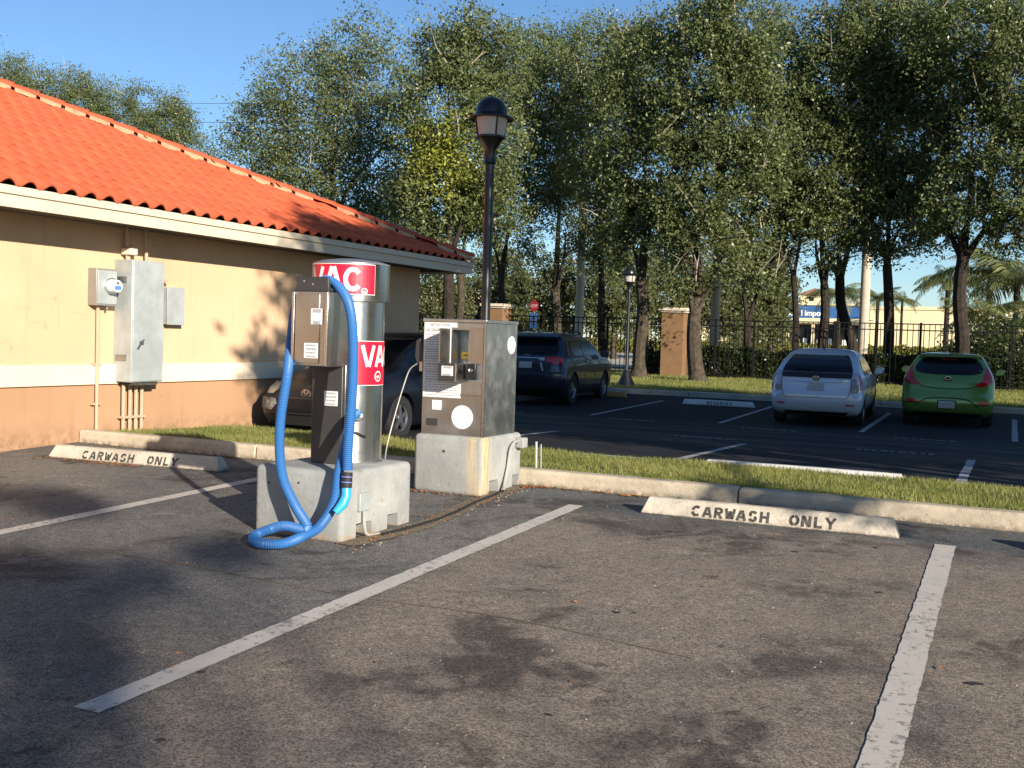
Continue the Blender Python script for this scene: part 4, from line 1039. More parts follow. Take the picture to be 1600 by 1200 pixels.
def common(t, car, ys, r, W_, mirror=(.98, 2.9), arch_r=None):
    for y in ys:
        wheel(t, -(W_ / 2 - .125), y, r, -1); wheel(t, W_ / 2 - .125, y, r, 1)
    mb = MB(); mb.box(-W_ / 2 + .16, W_ / 2 - .16, ys[0] - .3, ys[1] + .3, .17, .34); mb.build('underbody', 'underbody', t)
def mirrors(t, W_, z, y, mat):
    for sg in (-1, 1):
        mb = MB(); x = sg * (W_ / 2 - .02)
        mb.prism([(x, z), (x + sg * .06, z - .02), (x + sg * .2, z), (x + sg * .22, z + .1), (x + sg * .16, z + .15), (x + sg * .06, z + .13)], y, y + .12, 'y')
        mb.build('mirror', mat, t, bevel=.02)
def emblem(t, mat, p, rx, rz, nrm=-1, th=.012, inner=True, tilt=0):
    def ell(cx, cz, a, b): return [(cx + a * math.cos(6.2832 * i / 20), 0, cz + b * math.sin(6.2832 * i / 20)) for i in range(21)]
    mb = MB(); mb.tube(ell(0, 0, rx, rz), th / 2, 6, cap=False)
    if inner: mb.tube(ell(0, rz * .22, rx * .42, rz * .72), th / 2.4, 6, cap=False); mb.tube(ell(0, rz * .45, rx * .75, rz * .42), th / 2.4, 6, cap=False)
    o = mb.build('emblem', mat, t, smooth=True); o.location = p; o.rotation_euler = (tilt, 0, 0); return o

# silver hatchback
pr = Car([(.20, .74, .22, 4.25, .30, .6), (.26, .80, .10, 4.36, .34, .7), (.34, .84, .03, 4.43, .36, .8), (.50, .868, .0, 4.46, .36, .85), (.60, .872, .01, 4.44, .36, .85), (.62, .872, .03, 4.43, .36, .85), (.78, .868, .05, 4.30, .35, .85), (.88, .855, .08, 4.02, .33, .8), (.95, .835, .10, 3.55, .30, .6), (1.00, .81, .16, 3.40, .30, .5), (1.15, .755, .36, 3.02, .28, .4), (1.28, .70, .62, 2.68, .28, .35), (1.37, .65, .86, 2.42, .25, .3), (1.43, .59, 1.08, 2.24, .22, .28), (1.465, .50, 1.28, 2.10, .2, .25), (1.485, .36, 1.45, 1.95, .15, .15), (1.49, .15, 1.6, 1.8, .08, .08)], 3.6)
t = thing('parked_car', 'silver hatchback parked nose-in at the far kerb, with a split dark rear window', 'car', (-3.36, 20.75, gz(21.5)), R_(2.6), 'cars parked in the far lot')
prb = pr.body('body', 'silver', t, (.82, 3.52), .34, .31)
common(t, pr, (.82, 3.52), .31, 1.745)
pr.patch('rear_window', 'carglass', t, [(1.03, -.66, .66), (1.12, -.64, .64), (1.25, -.59, .59), (1.345, -.53, .53), (1.36, -.50, .50)], off=.006)
pr.patch('lower_rear_window', 'underbody', t, [(.925, -.64, .64), (.955, -.655, .655), (1.025, -.66, .66)], off=.014)
for sg in (-1, 1):
    rows = [(.655, sg * .67, sg * .80), (.70, sg * .655, sg * .85), (.86, sg * .66, sg * .845), (.98, sg * .675, sg * .80), (1.04, sg * .69, sg * .745)]
    tl = pr.patch('tail_light', 'clearlight', t, rows, off=.012)
    pr.patch('red_lens', 'redlight', tl, [(z, a + (b - a) * .78, b - (b - a) * .04) for z, a, b in rows[1:-1]], off=.016)
    pr.patch('side_window', 'carglass', t, [(.98, .95, 3.2), (1.1, .92, 2.95), (1.25, 1.0, 2.6), (1.33, 1.1, 2.4)], 'side', .006, sg=sg)
    pr.patch('reflector', 'redlight', t, [(.40, sg * .56, sg * .72), (.43, sg * .56, sg * .72)], off=.008)
pr.patch('hatch_groove', 'underbody', t, [(.535, -.56, .56), (.545, -.57, .57)], off=.002)
pr.patch('hatch_lip', 'silver', t, [(.845, -.42, .42), (.865, -.44, .44)], off=.022)
pr.patch('number_plate', 'plate', t, [(.685, -.155, .155), (.825, -.155, .155)], off=.014)
pr.patch('bumper_skirt', 'underbody', t, [(.205, -.55, .55), (.275, -.62, .62)], off=.008)
mb = MB(); mb.lathe([(.075, 0), (.075, .01)], n=20); o = mb.build('emblem_disc', 'emblem', t); o.rotation_euler = (R_(90), 0, 0); o.scale = (1, .72, 1); o.location = pr.rear(0, .905, .02)
emblem(t, 'chrome', pr.rear(0, .905, .034), .068, .048, th=.011)
mb = MB(); mb.box(.50, .60, -.004, .004, -.012, .012); o = mb.build('badge', 'chrome', t); o.location = (0, pr.rear(.55, .87, .014).y, .87)
mirrors(t, 1.745, .98, 2.85, 'silver')
for sg in (-1, 1):
    mb = MB(); mb.tube([pr.rear(sg * x, z, .003) for x, z in ((.56, .54), (.62, .60), (.645, .75), (.65, .92))], .006, 5); mb.build('hatch_seam', 'underbody', t)
    mb = MB(); mb.tube([pr.side(y, z, sg, .002) for y, z in ((1.25, .35), (1.22, .6), (1.10, .9))], .005, 5); mb.build('door_seam', 'underbody', t)
    mb = MB(); mb.tube([pr.side(2.15, z, sg, .002) for z in (.3, .6, .95)], .005, 5); mb.build('door_seam', 'underbody', t)
mb = MB(); mb.tube([pr.rear(0, 1.05, .02), pr.rear(-.25, 1.09, .02), pr.rear(-.42, 1.08, .02)], .008, 5); mb.build('rear_wiper', 'underbody', t)
mb = MB(); mb.tube([(0, 1.25, 1.455), (0, 1.12, 1.56)], .012, 6); mb.build('aerial', 'underbody', t)

# green hatchback
ac_ = Car([(.18, .74, .24, 4.0, .30, .6), (.26, .80, .08, 4.1, .34, .7), (.34, .835, .02, 4.14, .36, .75), (.46, .85, .0, 4.16, .36, .8), (.58, .85, .01, 4.15, .36, .8), (.64, .85, .05, 4.12, .36, .8), (.80, .85, .07, 3.98, .36, .8), (.90, .84, .10, 3.75, .35, .7), (.98, .82, .14, 3.35, .33, .5), (1.05, .79, .22, 3.2, .32, .45), (1.15, .74, .36, 2.98, .30, .4), (1.25, .69, .50, 2.74, .30, .4), (1.33, .64, .60, 2.5, .28, .35), (1.37, .61, .56, 2.36, .26, .3), (1.40, .57, .62, 2.2, .25, .28), (1.43, .48, .85, 2.0, .2, .25), (1.447, .34, 1.1, 1.8, .15, .2), (1.45, .15, 1.3, 1.6, .1, .1)], 3.4)
t = thing('parked_car', 'lime green hatchback with red tail lights, rightmost of the parked cars', 'car', (-1.10, 22.35, gz(23)), R_(1), 'cars parked in the far lot')
ac_.body('body', 'green', t, (.78, 3.35), .335, .30); common(t, ac_, (.78, 3.35), .30, 1.70)
ac_.patch('rear_window', 'carglass', t, [(1.015, -.28, .28), (1.03, -.48, .48), (1.07, -.60, .60), (1.14, -.63, .63), (1.25, -.575, .575), (1.325, -.50, .50), (1.345, -.40, .40)], off=.006)
ac_.patch('spoiler', 'green', t, [(1.352, -.52, .52), (1.392, -.53, .53)], off=.06)
for sg in (-1, 1):
    ac_.patch('tail_light', 'redlight', t, [(.80, sg * .50, sg * .62), (.82, sg * .49, sg * .72), (.88, sg * .58, sg * .80), (.95, sg * .63, sg * .812), (1.04, sg * .655, sg * .785), (1.13, sg * .675, sg * .735), (1.17, sg * .67, sg * .705)], off=.012)
    ac_.patch('reflector', 'redlight', t, [(.455, sg * .58, sg * .73), (.485, sg * .52, sg * .76), (.52, sg * .60, sg * .77)], off=.010)
    ac_.patch('reflector_groove', 'underbody', t, [(.435, sg * .50, sg * .78), (.452, sg * .53, sg * .78)], off=.004)
    ac_.patch('side_window', 'carglass', t, [(.98, .9, 3.1), (1.1, .95, 2.85), (1.25, 1.05, 2.5), (1.33, 1.15, 2.3)], 'side', .006, sg=sg)
hatch = [(-.56, .86), (-.50, .80), (-.42, .765), (-.2, .745), (0, .74), (.2, .745), (.42, .765), (.50, .80), (.56, .86)]
mb = MB(); mb.tube([ac_.rear(x, z, .002) for x, z in hatch], .008, 5); mb.build('hatch_seam', 'underbody', t)
arcp = [(-.56, .40), (-.48, .47), (-.38, .535), (-.25, .555), (0, .56), (.25, .555), (.38, .535), (.48, .47), (.56, .40)]
mb = MB(); mb.tube([ac_.rear(x, z, .002) for x, z in arcp], .011, 5); mb.build('bumper_seam', 'underbody', t)
ac_.patch('number_plate', 'plate', t, [(.36, -.155, .155), (.50, -.155, .155)], off=.012)
ac_.patch('plate_recess', 'underbody', t, [(.345, -.175, .175), (.515, -.175, .175)], off=.005)
ac_.patch('bumper_skirt', 'underbody', t, [(.185, -.6, .6), (.27, -.66, .66)], off=.006)
mb = MB(); mb.lathe([(.08, 0), (.08, .02)], n=20); o = mb.build('hatch_handle', 'underbody', t); o.rotation_euler = (R_(90), 0, 0); o.scale = (1, .6, 1); o.location = ac_.rear(0, .93, .004)
emblem(t, 'chrome', ac_.rear(0, .945, .030), .058, .032, th=.010, inner=False)
mirrors(t, 1.70, .98, 2.7, 'green')
mb = MB(); mb.tube([ac_.rear(0, 1.05, .02), ac_.rear(.22, 1.10, .02), ac_.rear(.40, 1.09, .02)], .008, 5); mb.build('rear_wiper', 'underbody', t)
mb = MB(); mb.tube([ac_.rear(x, 1.315, .012) for x in (-.14, 0, .14)], .012, 5); mb.build('high_brake_light', 'redlight', t)
mb = MB(); mb.tube([(0, .85, 1.43), (0, .68, 1.52)], .010, 6); mb.build('aerial', 'underbody', t)

# dark SUV
rv = Car([(.24, .80, .22, 4.4, .34, .6), (.34, .86, .08, 4.5, .38, .7), (.44, .90, .03, 4.55, .40, .75), (.58, .915, .0, 4.57, .40, .8), (.72, .92, .01, 4.56, .40, .8), (.76, .92, .06, 4.55, .40, .8), (.90, .918, .07, 4.50, .40, .8), (1.0, .905, .09, 4.30, .38, .75), (1.08, .885, .12, 3.95, .36, .6), (1.14, .86, .17, 3.55, .34, .5), (1.25, .82, .28, 3.35, .33, .45), (1.38, .765, .42, 3.05, .32, .4), (1.48, .72, .50, 2.8, .30, .35), (1.54, .69, .46, 2.62, .28, .32), (1.59, .64, .52, 2.45, .26, .3), (1.63, .55, .8, 2.2, .22, .25), (1.65, .38, 1.1, 2.0, .2, .2), (1.655, .2, 1.4, 1.8, .1, .1)], 3.6)
t = thing('parked_car', 'dark navy SUV with roof rails parked beyond the coin cabinet', 'car', (-9.84, 21.5, gz(22.3)), R_(5), 'cars parked in the far lot')
rv.body('body', 'navy', t, (.88, 3.54), .40, .36); common(t, rv, (.88, 3.54), .36, 1.84)
rv.patch('rear_window', 'carglass', t, [(1.14, -.66, .66), (1.20, -.70, .70), (1.35, -.66, .66), (1.47, -.60, .60)], off=.006)
rv.patch('spoiler', 'navy', t, [(1.50, -.60, .60), (1.57, -.58, .58)], off=.09)
rv.patch('bumper', 'underbody', t, [(.26, -.74, .74), (.40, -.84, .84), (.52, -.86, .86)], off=.012)
rv.patch('chrome_bar', 'chrome', t, [(1.055, -.40, .40), (1.075, -.40, .40)], off=.016)
for sg in (-1, 1):
    rv.patch('tail_light', 'redlight', t, [(.93, sg * .66, sg * .80), (.98, sg * .50, sg * .862), (1.06, sg * .46, sg * .85), (1.10, sg * .44, sg * .80)], off=.014)
    rv.patch('reverse_light', 'clearlight', t, [(1.01, sg * .33, sg * .45), (1.08, sg * .28, sg * .43)], off=.016)
    rv.patch('plate_surround', 'silver', t, [(.78, sg * .40, sg * .43), (.96, sg * .34, sg * .375)], off=.01)
    rv.patch('side_window', 'carglass', t, [(1.13, 1.75, 3.45), (1.25, 1.75, 3.22), (1.38, 1.8, 2.95), (1.48, 1.85, 2.72)], 'side', .006, sg=sg)
    rv.patch('rear_side_window', 'carglass', t, [(1.13, .95, 1.66), (1.25, .85, 1.66), (1.38, .90, 1.70), (1.48, .98, 1.75)], 'side', .006, sg=sg)
    rv.patch('sill', 'underbody', t, [(.26, 1.3, 3.12), (.40, 1.3, 3.12)], 'side', .02, sg=sg)
    rv.patch('door_handle', 'navy', t, [(.98, 1.75, 1.95), (1.005, 1.75, 1.95)], 'side', .03, sg=sg)
    mb = MB(); mb.tube([(sg * .58, .95, 1.62), (sg * .575, 1.1, 1.68), (sg * .57, 2.2, 1.69), (sg * .57, 2.4, 1.62)], .018, 8); mb.build('roof_rail', 'underbody', t, smooth=True)
rv.patch('number_plate', 'plate', t, [(.83, -.155, .155), (.975, -.155, .155)], off=.010)
emblem(t, 'chrome', rv.rear(0, 1.10, .02), .065, .042, th=.011)
mirrors(t, 1.84, 1.10, 3.05, 'navy')
mb = MB(); mb.tube([rv.rear(0, 1.15, .02), rv.rear(.24, 1.20, .02), rv.rear(.44, 1.19, .02)], .009, 5); mb.build('rear_wiper', 'underbody', t)
for sg in (-1, 1):
    for y in (1.70, 2.55): mb = MB(); mb.tube([rv.side(y, z, sg, .002) for z in (.42, .7, 1.08)], .006, 5); mb.build('door_seam', 'underbody', t)
mb = MB(); mb.tube([rv.rear(x, z, .003) for x, z in ((-.52, .62), (-.60, .9), (-.50, .97))], .006, 5); mb.build('hatch_seam', 'underbody', t)
mb = MB(); mb.tube([rv.rear(x, z, .003) for x, z in ((.52, .62), (.60, .9), (.50, .97))], .006, 5); mb.build('hatch_seam', 'underbody', t)
mb = MB(); mb.prism([(.9, 1.62), (1.02, 1.74), (1.1, 1.66)], -.012, .012, 'x'); mb.build('aerial', 'navy', t)

# black sedan facing the camera (its own front is at local y = 4.5; turned round)
sdn = Car([(.16, .72, .25, 4.30, .30, .45), (.22, .78, .10, 4.44, .34, .50), (.34, .835, .03, 4.49, .36, .52), (.46, .85, .0, 4.50, .36, .52), (.56, .85, .01, 4.49, .36, .54), (.60, .85, .03, 4.42, .36, .56), (.68, .845, .05, 4.36, .36, .60), (.76, .835, .06, 4.22, .36, .68), (.84, .82, .07, 3.92, .35, .75), (.90, .81, .08, 3.55, .33, .6), (.95, .79, .15, 3.28, .3, .45), (1.05, .74, .50, 3.02, .3, .35), (1.18, .68, .75, 2.72, .28, .3), (1.30, .62, .98, 2.42, .25, .28), (1.37, .56, 1.15, 2.2, .22, .25), (1.405, .45, 1.3, 2.0, .18, .2), (1.41, .2, 1.5, 1.8, .1, .1)], 3.2)
t = thing('parked_car', 'black sedan with a scraped front bumper, nose to the island beside the building', 'car', (-8.08, 15.45, gz(13) ), R_(180))
t.rotation_euler = (R_(-.8), 0, R_(180))
sdn.body('body', 'sedan', t, (.85, 3.45), .335, .30); common(t, sdn, (.85, 3.45), .30, 1.70)
sdn.patch('windscreen', 'carglass', t, [(.955, -.66, .66), (1.05, -.63, .63), (1.18, -.58, .58), (1.30, -.52, .52), (1.335, -.48, .48)], 'front', .006)
for sg in (-1, 1):
    sdn.patch('headlight', 'headlamp', t, [(.605, sg * .56, sg * .76), (.66, sg * .50, sg * .80), (.71, sg * .52, sg * .80), (.745, sg * .58, sg * .77)], 'front', .012)
    sdn.patch('side_window', 'carglass', t, [(.96, .9, 3.05), (1.05, .95, 2.85), (1.18, 1.1, 2.6), (1.27, 1.25, 2.4)], 'side', .006, sg=sg)
    sdn.patch('fog_light_recess', 'underbody', t, [(.27, sg * .55, sg * .70), (.34, sg * .54, sg * .72)], 'front', .004)
sdn.patch('scraped_bumper_corner', 'scuff', t, [(.40, .52, .835), (.48, .42, .84), (.555, .45, .84)], 'front', .006)
sdn.patch('lower_grille', 'underbody', t, [(.22, -.42, .42), (.34, -.46, .46)], 'front', .005)
sdn.patch('upper_grille', 'underbody', t, [(.59, -.40, .40), (.66, -.42, .42)], 'front', .008)
sdn.patch('bumper_trim', 'underbody', t, [(.365, -.82, .82), (.38, -.82, .82)], 'front', .012)
e_ = emblem(t, 'chrome', sdn.front(0, .63, .03), .068, .048, th=.012)
mirrors(t, 1.70, .92, 2.75, 'sedan')

# ------------------------------------------------------------------ fence, pillars
FY = 36.2; fz = .36; ftop = 2.36
fence = thing('iron_fence', 'black iron picket fence running behind the far lawn', 'fence', (-8, FY, fz)); FL = Vector((-8, FY, fz))
pk = MB(); pk.box(-.011, .011, -.011, .011, 0, ftop - fz - .02); pm_ = pk.mesh('picket'); pm_.materials.append(M['iron'])
pp = MB(); pp.box(-.035, .035, -.035, .035, -.1, ftop - fz + .03); ppm = pp.mesh('fence_post'); ppm.materials.append(M['iron'])
pil = [(-11.24, -10.24), (-18.25, -17.25)]
def fpart(me, name, x, y=0, z=0):
    o = bpy.data.objects.new(name, me); C.objects.link(o); o.parent = fence; o.location = (x + 8, y, z); return o
x = -24.0
while x < 2.5:
    if not any(a - .02 < x < b + .02 for a, b in pil): fpart(pm_, 'picket', x)
    x += .165
x = -22.6
while x < 2.6:
    if not any(a - .1 < x < b + .1 for a, b in pil): fpart(ppm, 'fence_post', x)
    x += 1.33
segs = [(-24, -18.25), (-17.25, -11.24), (-10.24, 2.6)]
for a, b in segs:
    for z in (.08, ftop - fz - .22, ftop - fz - .02):
        mb = MB(); mb.box(a, b, -.018, .018, z - .018, z + .018); o = mb.build('rail', 'iron', fence); o.location = (8, 0, 0)
for i, (a, b) in enumerate(pil):
    t = thing('fence_pillar', ['tan stucco pillar with a pale cap, left of the white hatchback, in the iron fence', 'tan stucco pillar with pale cap behind the black lamp post'][i], 'pillar', ((a + b) / 2, FY, fz - .1))
    h = 2.30 if i == 0 else 2.35
    mb = MB(); mb.box(-.40, .40, -.40, .40, 0, h); mb.build('shaft', 'pillar', t, bevel=.01)
    mb = MB(); mb.box(-.46, .46, -.46, .46, h, h + .06); mb.box(-.52, .52, -.52, .52, h + .06, h + .17); mb.build('cap', 'pillarcap', t, bevel=.02)

# ------------------------------------------------------------------ foliage
def leaves(cent, size, rg, aspect=.5, flat=0.):
    n = len(cent); a = rg.normal(size=(n, 3)); a[:, 2] *= (1 - flat); a /= np.linalg.norm(a, axis=1)[:, None]
    b = rg.normal(size=(n, 3)); b -= (a * b).sum(1)[:, None] * a; b /= np.linalg.norm(b, axis=1)[:, None]
    s = size * rg.uniform(.5, 1.4, n)[:, None]
    V = np.stack([cent - a * s, cent - b * s * aspect, cent + a * s, cent + b * s * aspect], 1)
    return V
def crown_mesh(name, blobs, n, size, seed, clump=16, csig=.17, hollow=.45, yellow=None, gap=0):
    rg = np.random.default_rng(seed)
    vol = np.array([r[0] * r[1] * r[2] for _, r in blobs]) ** .8; vol /= vol.sum()
    nc = n // clump
    idx = rg.choice(len(blobs), nc, p=vol)
    u = rg.normal(size=(nc, 3)); u /= np.linalg.norm(u, axis=1)[:, None]
    rad = (hollow + (1 - hollow) * rg.uniform(0, 1, nc) ** .55) * rg.uniform(.85, 1.18, nc)
    c = np.array([blobs[i][0] for i in idx]); r = np.array([blobs[i][1] for i in idx])
    P = c + u * r * rad[:, None]
    Lc = np.repeat(P, clump, 0) + rg.normal(0, csig, (nc * clump, 3)) * [1, 1, .8]
    if gap:
        f = np.sin(Lc[:, 0] * 1.9 + seed) * np.sin(Lc[:, 1] * 1.7 + 1.3) * np.sin(Lc[:, 2] * 2.1 + seed * .7)
        f2 = np.sin(Lc[:, 0] * 4.3 + seed * 1.3 + np.sin(Lc[:, 2] * 2)) * np.sin(Lc[:, 2] * 4.7 + seed)
        Lc = Lc[(f > -gap) & (f2 > -.72)]
    m = len(Lc)
    tint = np.clip(np.repeat(rg.uniform(0, 1, nc), clump)[:m] * .45 + rg.uniform(0, 1, m) * .6, 0, 1)
    V = leaves(Lc, size, rg)
    ex = np.zeros(m)
    if yellow is not None:
        yc, yr = yellow; d = np.linalg.norm((Lc - yc) / yr, axis=1)
        ex = np.clip(1.25 - d, 0, 1) * (rg.uniform(0, 1, m) < np.clip(1.5 - d, 0, .85)) * rg.uniform(.4, 1, m)
    return fastmesh(name, V, 4, tint, ex)
def limb_paths(base, r0, fork, tips, rr, wig=.12):
    """trunk to fork, then a limb to each tip with side branches"""
    mb = MB(); base = Vector(base); fork = Vector(fork)
    tr = catmull([base, base.lerp(fork, .35) + Vector((rr.uniform(-wig, wig), rr.uniform(-wig, wig), 0)), base.lerp(fork, .7) + Vector((rr.uniform(-wig, wig), rr.uniform(-wig, wig), 0)), fork], 5)
    nT = len(tr); r0 *= .86; mb.tube(tr, [r0 * (1.45 if i == 0 else 1.18 if i == 1 else 1.0 - .25 * i / nT) for i in range(nT)], 10)
    for tip in tips:
        tip = Vector(tip); mid = fork.lerp(tip, .45) + Vector((rr.uniform(-.3, .3), rr.uniform(-.3, .3), rr.uniform(-.1, .3)))
        p = catmull([fork - (fork - base).normalized() * .15, mid, tip], 7); k = len(p)
        rs = [r0 * (.58 - .52 * (i / k) ** .7) for i in range(k)]; mb.tube(p, rs, 7)
        for j in range(6):
            i = rr.randrange(k // 3, k - 1); s0 = p[i]; L = (tip - fork).length * rr.uniform(.25, .5)
            d = Vector((rr.uniform(-1, 1), rr.uniform(-1, 1), rr.uniform(.0, 1))).normalized() * L
            q = catmull([s0, s0 + d * .5 + Vector((0, 0, rr.uniform(-.1, .2))), s0 + d], 3); mb.tube(q, [rs[i] * (.5 - .47 * m / (len(q) - 1)) for m in range(len(q))], 5)
            s1_ = q[len(q) // 2]
            for _ in range(2):
                d2 = Vector((rr.uniform(-1, 1), rr.uniform(-1, 1), rr.uniform(-.2, 1))).normalized() * L * .55
                mb.tube([s1_, s1_ + d2 * .6, s1_ + d2], [rs[i] * .22, rs[i] * .16, rs[i] * .06], 4)
    return mb
def tree(label, base, r0, fork, tips, blobs, n, size=.057, seed=1, bark='bark', leaf='leaf', name='oak_tree', group=None, gap=.35, hollow=.35, csig=.25, yellow=None, clump=36):
    rr = random.Random(seed); B = Vector(base); t = thing(name, label, 'tree', B, 0, group)
    mb = limb_paths(Vector((0, 0, -.05)), r0, Vector(fork) - B, [Vector(q) - B for q in tips], rr)
    mb.build('trunk', bark, t, smooth=True)
    if name == 'oak_tree':
        tw = MB(); off_ = B
        for c_, r_ in blobs:
            for _ in range(3):
                u = Vector((rr.uniform(-1, 1), rr.uniform(-1, .1), rr.uniform(-.9, .8))).normalized(); p0 = Vector(c_) - B + Vector([u[i] * r_[i] * .75 for i in range(3)])
                d = Vector((rr.uniform(-.8, .8), rr.uniform(-.5, .2), rr.uniform(.2, 1))).normalized() * rr.uniform(.5, 1.3)
                m_ = p0 + d * .5 + Vector((rr.uniform(-.12, .12), 0, rr.uniform(-.1, .1)))
                tw.tube([p0, m_, p0 + d], [.026, .018, .006], 4); e_ = m_ + Vector((rr.uniform(-.4, .4), rr.uniform(-.2, .1), rr.uniform(0, .4))); tw.tube([m_, e_], [.014, .005], 4)
        tw.build('bare_twigs', 'twig', t)['kind'] = 'stuff'
    bl = [(np.array(Vector(c) - B), np.array(r)) for c, r in blobs]
    yl = None if yellow is None else (np.array(Vector(yellow[0]) - B), np.array(yellow[1]))
    me = crown_mesh('crown', bl, int(n * 1.6), size, seed, hollow=hollow, gap=gap, csig=csig, yellow=yl, clump=clump)
    return t, link('crown', me, leaf, t)
def pt(px, py, Y): return tuple(at(px, py, Y))
def tree_px(label, bx_, Y, r_m, forkpx, tipspx, blobspx, n, seed, basey=None, **k):
    """all measures given where they show in the photograph, at depth Y; blobs: px, py, radius px x, radius px z, depth offset"""
    b = at(bx_, 540, Y); z0 = gz(Y) if basey is None else basey
    base = (b.x, Y, z0); fork = pt(forkpx[0], forkpx[1], Y); tips = [pt(a, c, Y + d) for a, c, d in tipspx]
    s = 1 / 1650 * (.904 * Y + .426 * abs(b.x))
    blobs = [(pt(a, c, Y + d), (rx * s * 1.1, (rx * .72 + .0) * s, rz * s * 1.08)) for a, c, rx, rz, d in blobspx]
    return tree(label, base, r_m, fork, tips, blobs, n, seed=seed, **k)
G1 = 'oak trees lining the fence'
tree_px('broad dense oak whose crown rises behind the orange tiled roof', 520, 33, .30, (520, 380), [(430, 200, 0), (540, 110, 0), (610, 220, 0), (380, 280, 1)],
        [(400, 250, 80, 100, 0), (480, 180, 110, 110, 0), (560, 130, 90, 100, 1), (590, 260, 90, 110, 0), (370, 330, 60, 60, 0), (500, 320, 120, 80, 0), (620, 350, 70, 60, 0)], 62000, 11, gap=.5, hollow=.2)
tree_px('tall oak with yellowing leaf patches left of the black street lamp', 700, 30, .24, (702, 400), [(660, 230, 0), (700, 120, 0), (760, 190, 0)],
        [(700, 90, 65, 80, 0), (750, 110, 75, 80, 1), (670, 190, 60, 80, 0), (740, 230, 85, 85, 0), (680, 300, 65, 65, 0), (640, 300, 45, 60, 1), (660, 390, 50, 35, 0), (760, 330, 60, 50, 1)], 52000, 12, gap=.25, hollow=.2, bark='bark_dark',
        yellow=(pt(685, 245, 29), (1.6, 3.5, 1.7)))
tree_px('slim grey-barked oak standing right behind the corner of the building', 716, 31.5, .17, (718, 420), [(700, 300, 0), (745, 300, 0)], [(715, 330, 45, 45, 0), (745, 300, 45, 50, 0)], 10000, 13)
tree_px('pale-limbed forking oak right of the black street lamp pole', 786, 40, .25, (782, 452), [(808, 340, 0), (760, 350, 0), (830, 200, 0)],
        [(800, 130, 75, 90, 0), (850, 150, 70, 90, 0), (800, 260, 75, 80, 0), (850, 300, 60, 60, 0), (760, 330, 45, 40, 0), (825, 385, 40, 30, 0)], 38000, 14, gap=.3, hollow=.25)
tree_px('sunlit oak with a kinked pale trunk left of the first palm trunk', 872, 42, .27, (868, 455), [(884, 360, 0), (850, 420, 0), (870, 260, 0), (900, 180, 0)],
        [(870, 110, 70, 75, 0), (910, 130, 65, 90, 0), (880, 230, 75, 80, 0), (900, 320, 60, 55, 0), (900, 395, 30, 28, 0)], 34000, 15, gap=.3, hollow=.25)
tree_px('dark thin-trunked oak between the first palm trunk and the far street lamp', 944, 38, .20, (940, 440), [(930, 330, 0), (965, 300, 0), (950, 180, 0)],
        [(950, 110, 70, 75, 0), (990, 100, 60, 70, 1), (940, 210, 70, 80, 0), (960, 310, 60, 60, 0), (930, 370, 40, 40, 0), (955, 420, 35, 30, 1)], 34000, 16, bark='bark_dark', gap=.3, hollow=.25)
tree_px('mottled oak leaning beside the far street lamp and tan pillar', 1000, 33.5, .30, (1002, 440), [(960, 350, 0), (1020, 330, 0), (1010, 200, 0)],
        [(1010, 120, 75, 90, 0), (990, 240, 75, 80, 0), (1030, 330, 65, 55, 0), (970, 340, 50, 45, 0), (1050, 220, 60, 70, 0), (1035, 400, 40, 32, 0), (975, 400, 30, 28, 0)], 40000, 17, gap=.25, hollow=.25)
tree_px('stout oak rooted in the lawn right of the tan pillar', 1093, 32.5, .31, (1085, 490), [(1060, 360, 0), (1130, 400, 0), (1085, 330, 0), (1110, 210, 0)],
        [(1195, 440, 22, 18, 0), (1110, 60, 75, 85, 0), (1150, 100, 80, 95, 0), (1090, 190, 80, 90, 0), (1160, 240, 75, 80, 0), (1100, 320, 80, 55, 0), (1060, 370, 50, 40, 0), (1150, 370, 50, 40, 1), (1070, 430, 32, 30, 0), (1140, 415, 32, 25, 0)], 54000, 18, gap=.3, hollow=.25)  # first blob is a leaf cluster added to shade the tan pillar
tree_px('dark oak splitting into several stems right of the second palm trunk', 1168, 38, .19, (1168, 500), [(1150, 380, 0), (1175, 360, 0), (1205, 370, 0)],
        [(1190, 90, 65, 90, 0), (1220, 160, 60, 90, 0), (1200, 270, 65, 75, 0), (1180, 350, 55, 50, 0), (1220, 370, 35, 35, 0), (1175, 420, 38, 32, 0)], 36000, 19, bark='bark_dark', gap=.3, hollow=.25)
tree_px('slender Y-forked dark oak left of the blue shop sign lettering', 1240, 37, .15, (1240, 430), [(1228, 360, 0), (1256, 360, 0), (1240, 250, 0)],
        [(1240, 230, 55, 70, 0), (1250, 320, 55, 45, 0), (1225, 380, 30, 30, 0), (1285, 400, 25, 25, 0)], 20000, 20, bark='bark_dark', gap=.2, hollow=.25)
tree_px('dark upright oak in front of the blue shop sign', 1290, 36.8, .21, (1288, 445), [(1275, 360, 0), (1308, 400, 0), (1290, 220, 0)],
        [(1320, 60, 60, 75, 0), (1310, 160, 70, 90, 0), (1290, 270, 65, 70, 0), (1300, 350, 60, 45, 0), (1250, 130, 30, 60, 1)], 38000, 21, bark='bark_dark', gap=.25, hollow=.25)
tree_px('oak with a trunk leaning left beside the third palm trunk', 1338, 38.5, .24, (1312, 430), [(1280, 350, 0), (1330, 330, 0), (1360, 200, 0)],
        [(1370, 60, 75, 80, 0), (1360, 160, 75, 90, 0), (1340, 280, 70, 70, 0), (1370, 350, 55, 50, 0)], 38000, 22, bark='bark_dark', gap=.3, hollow=.25)
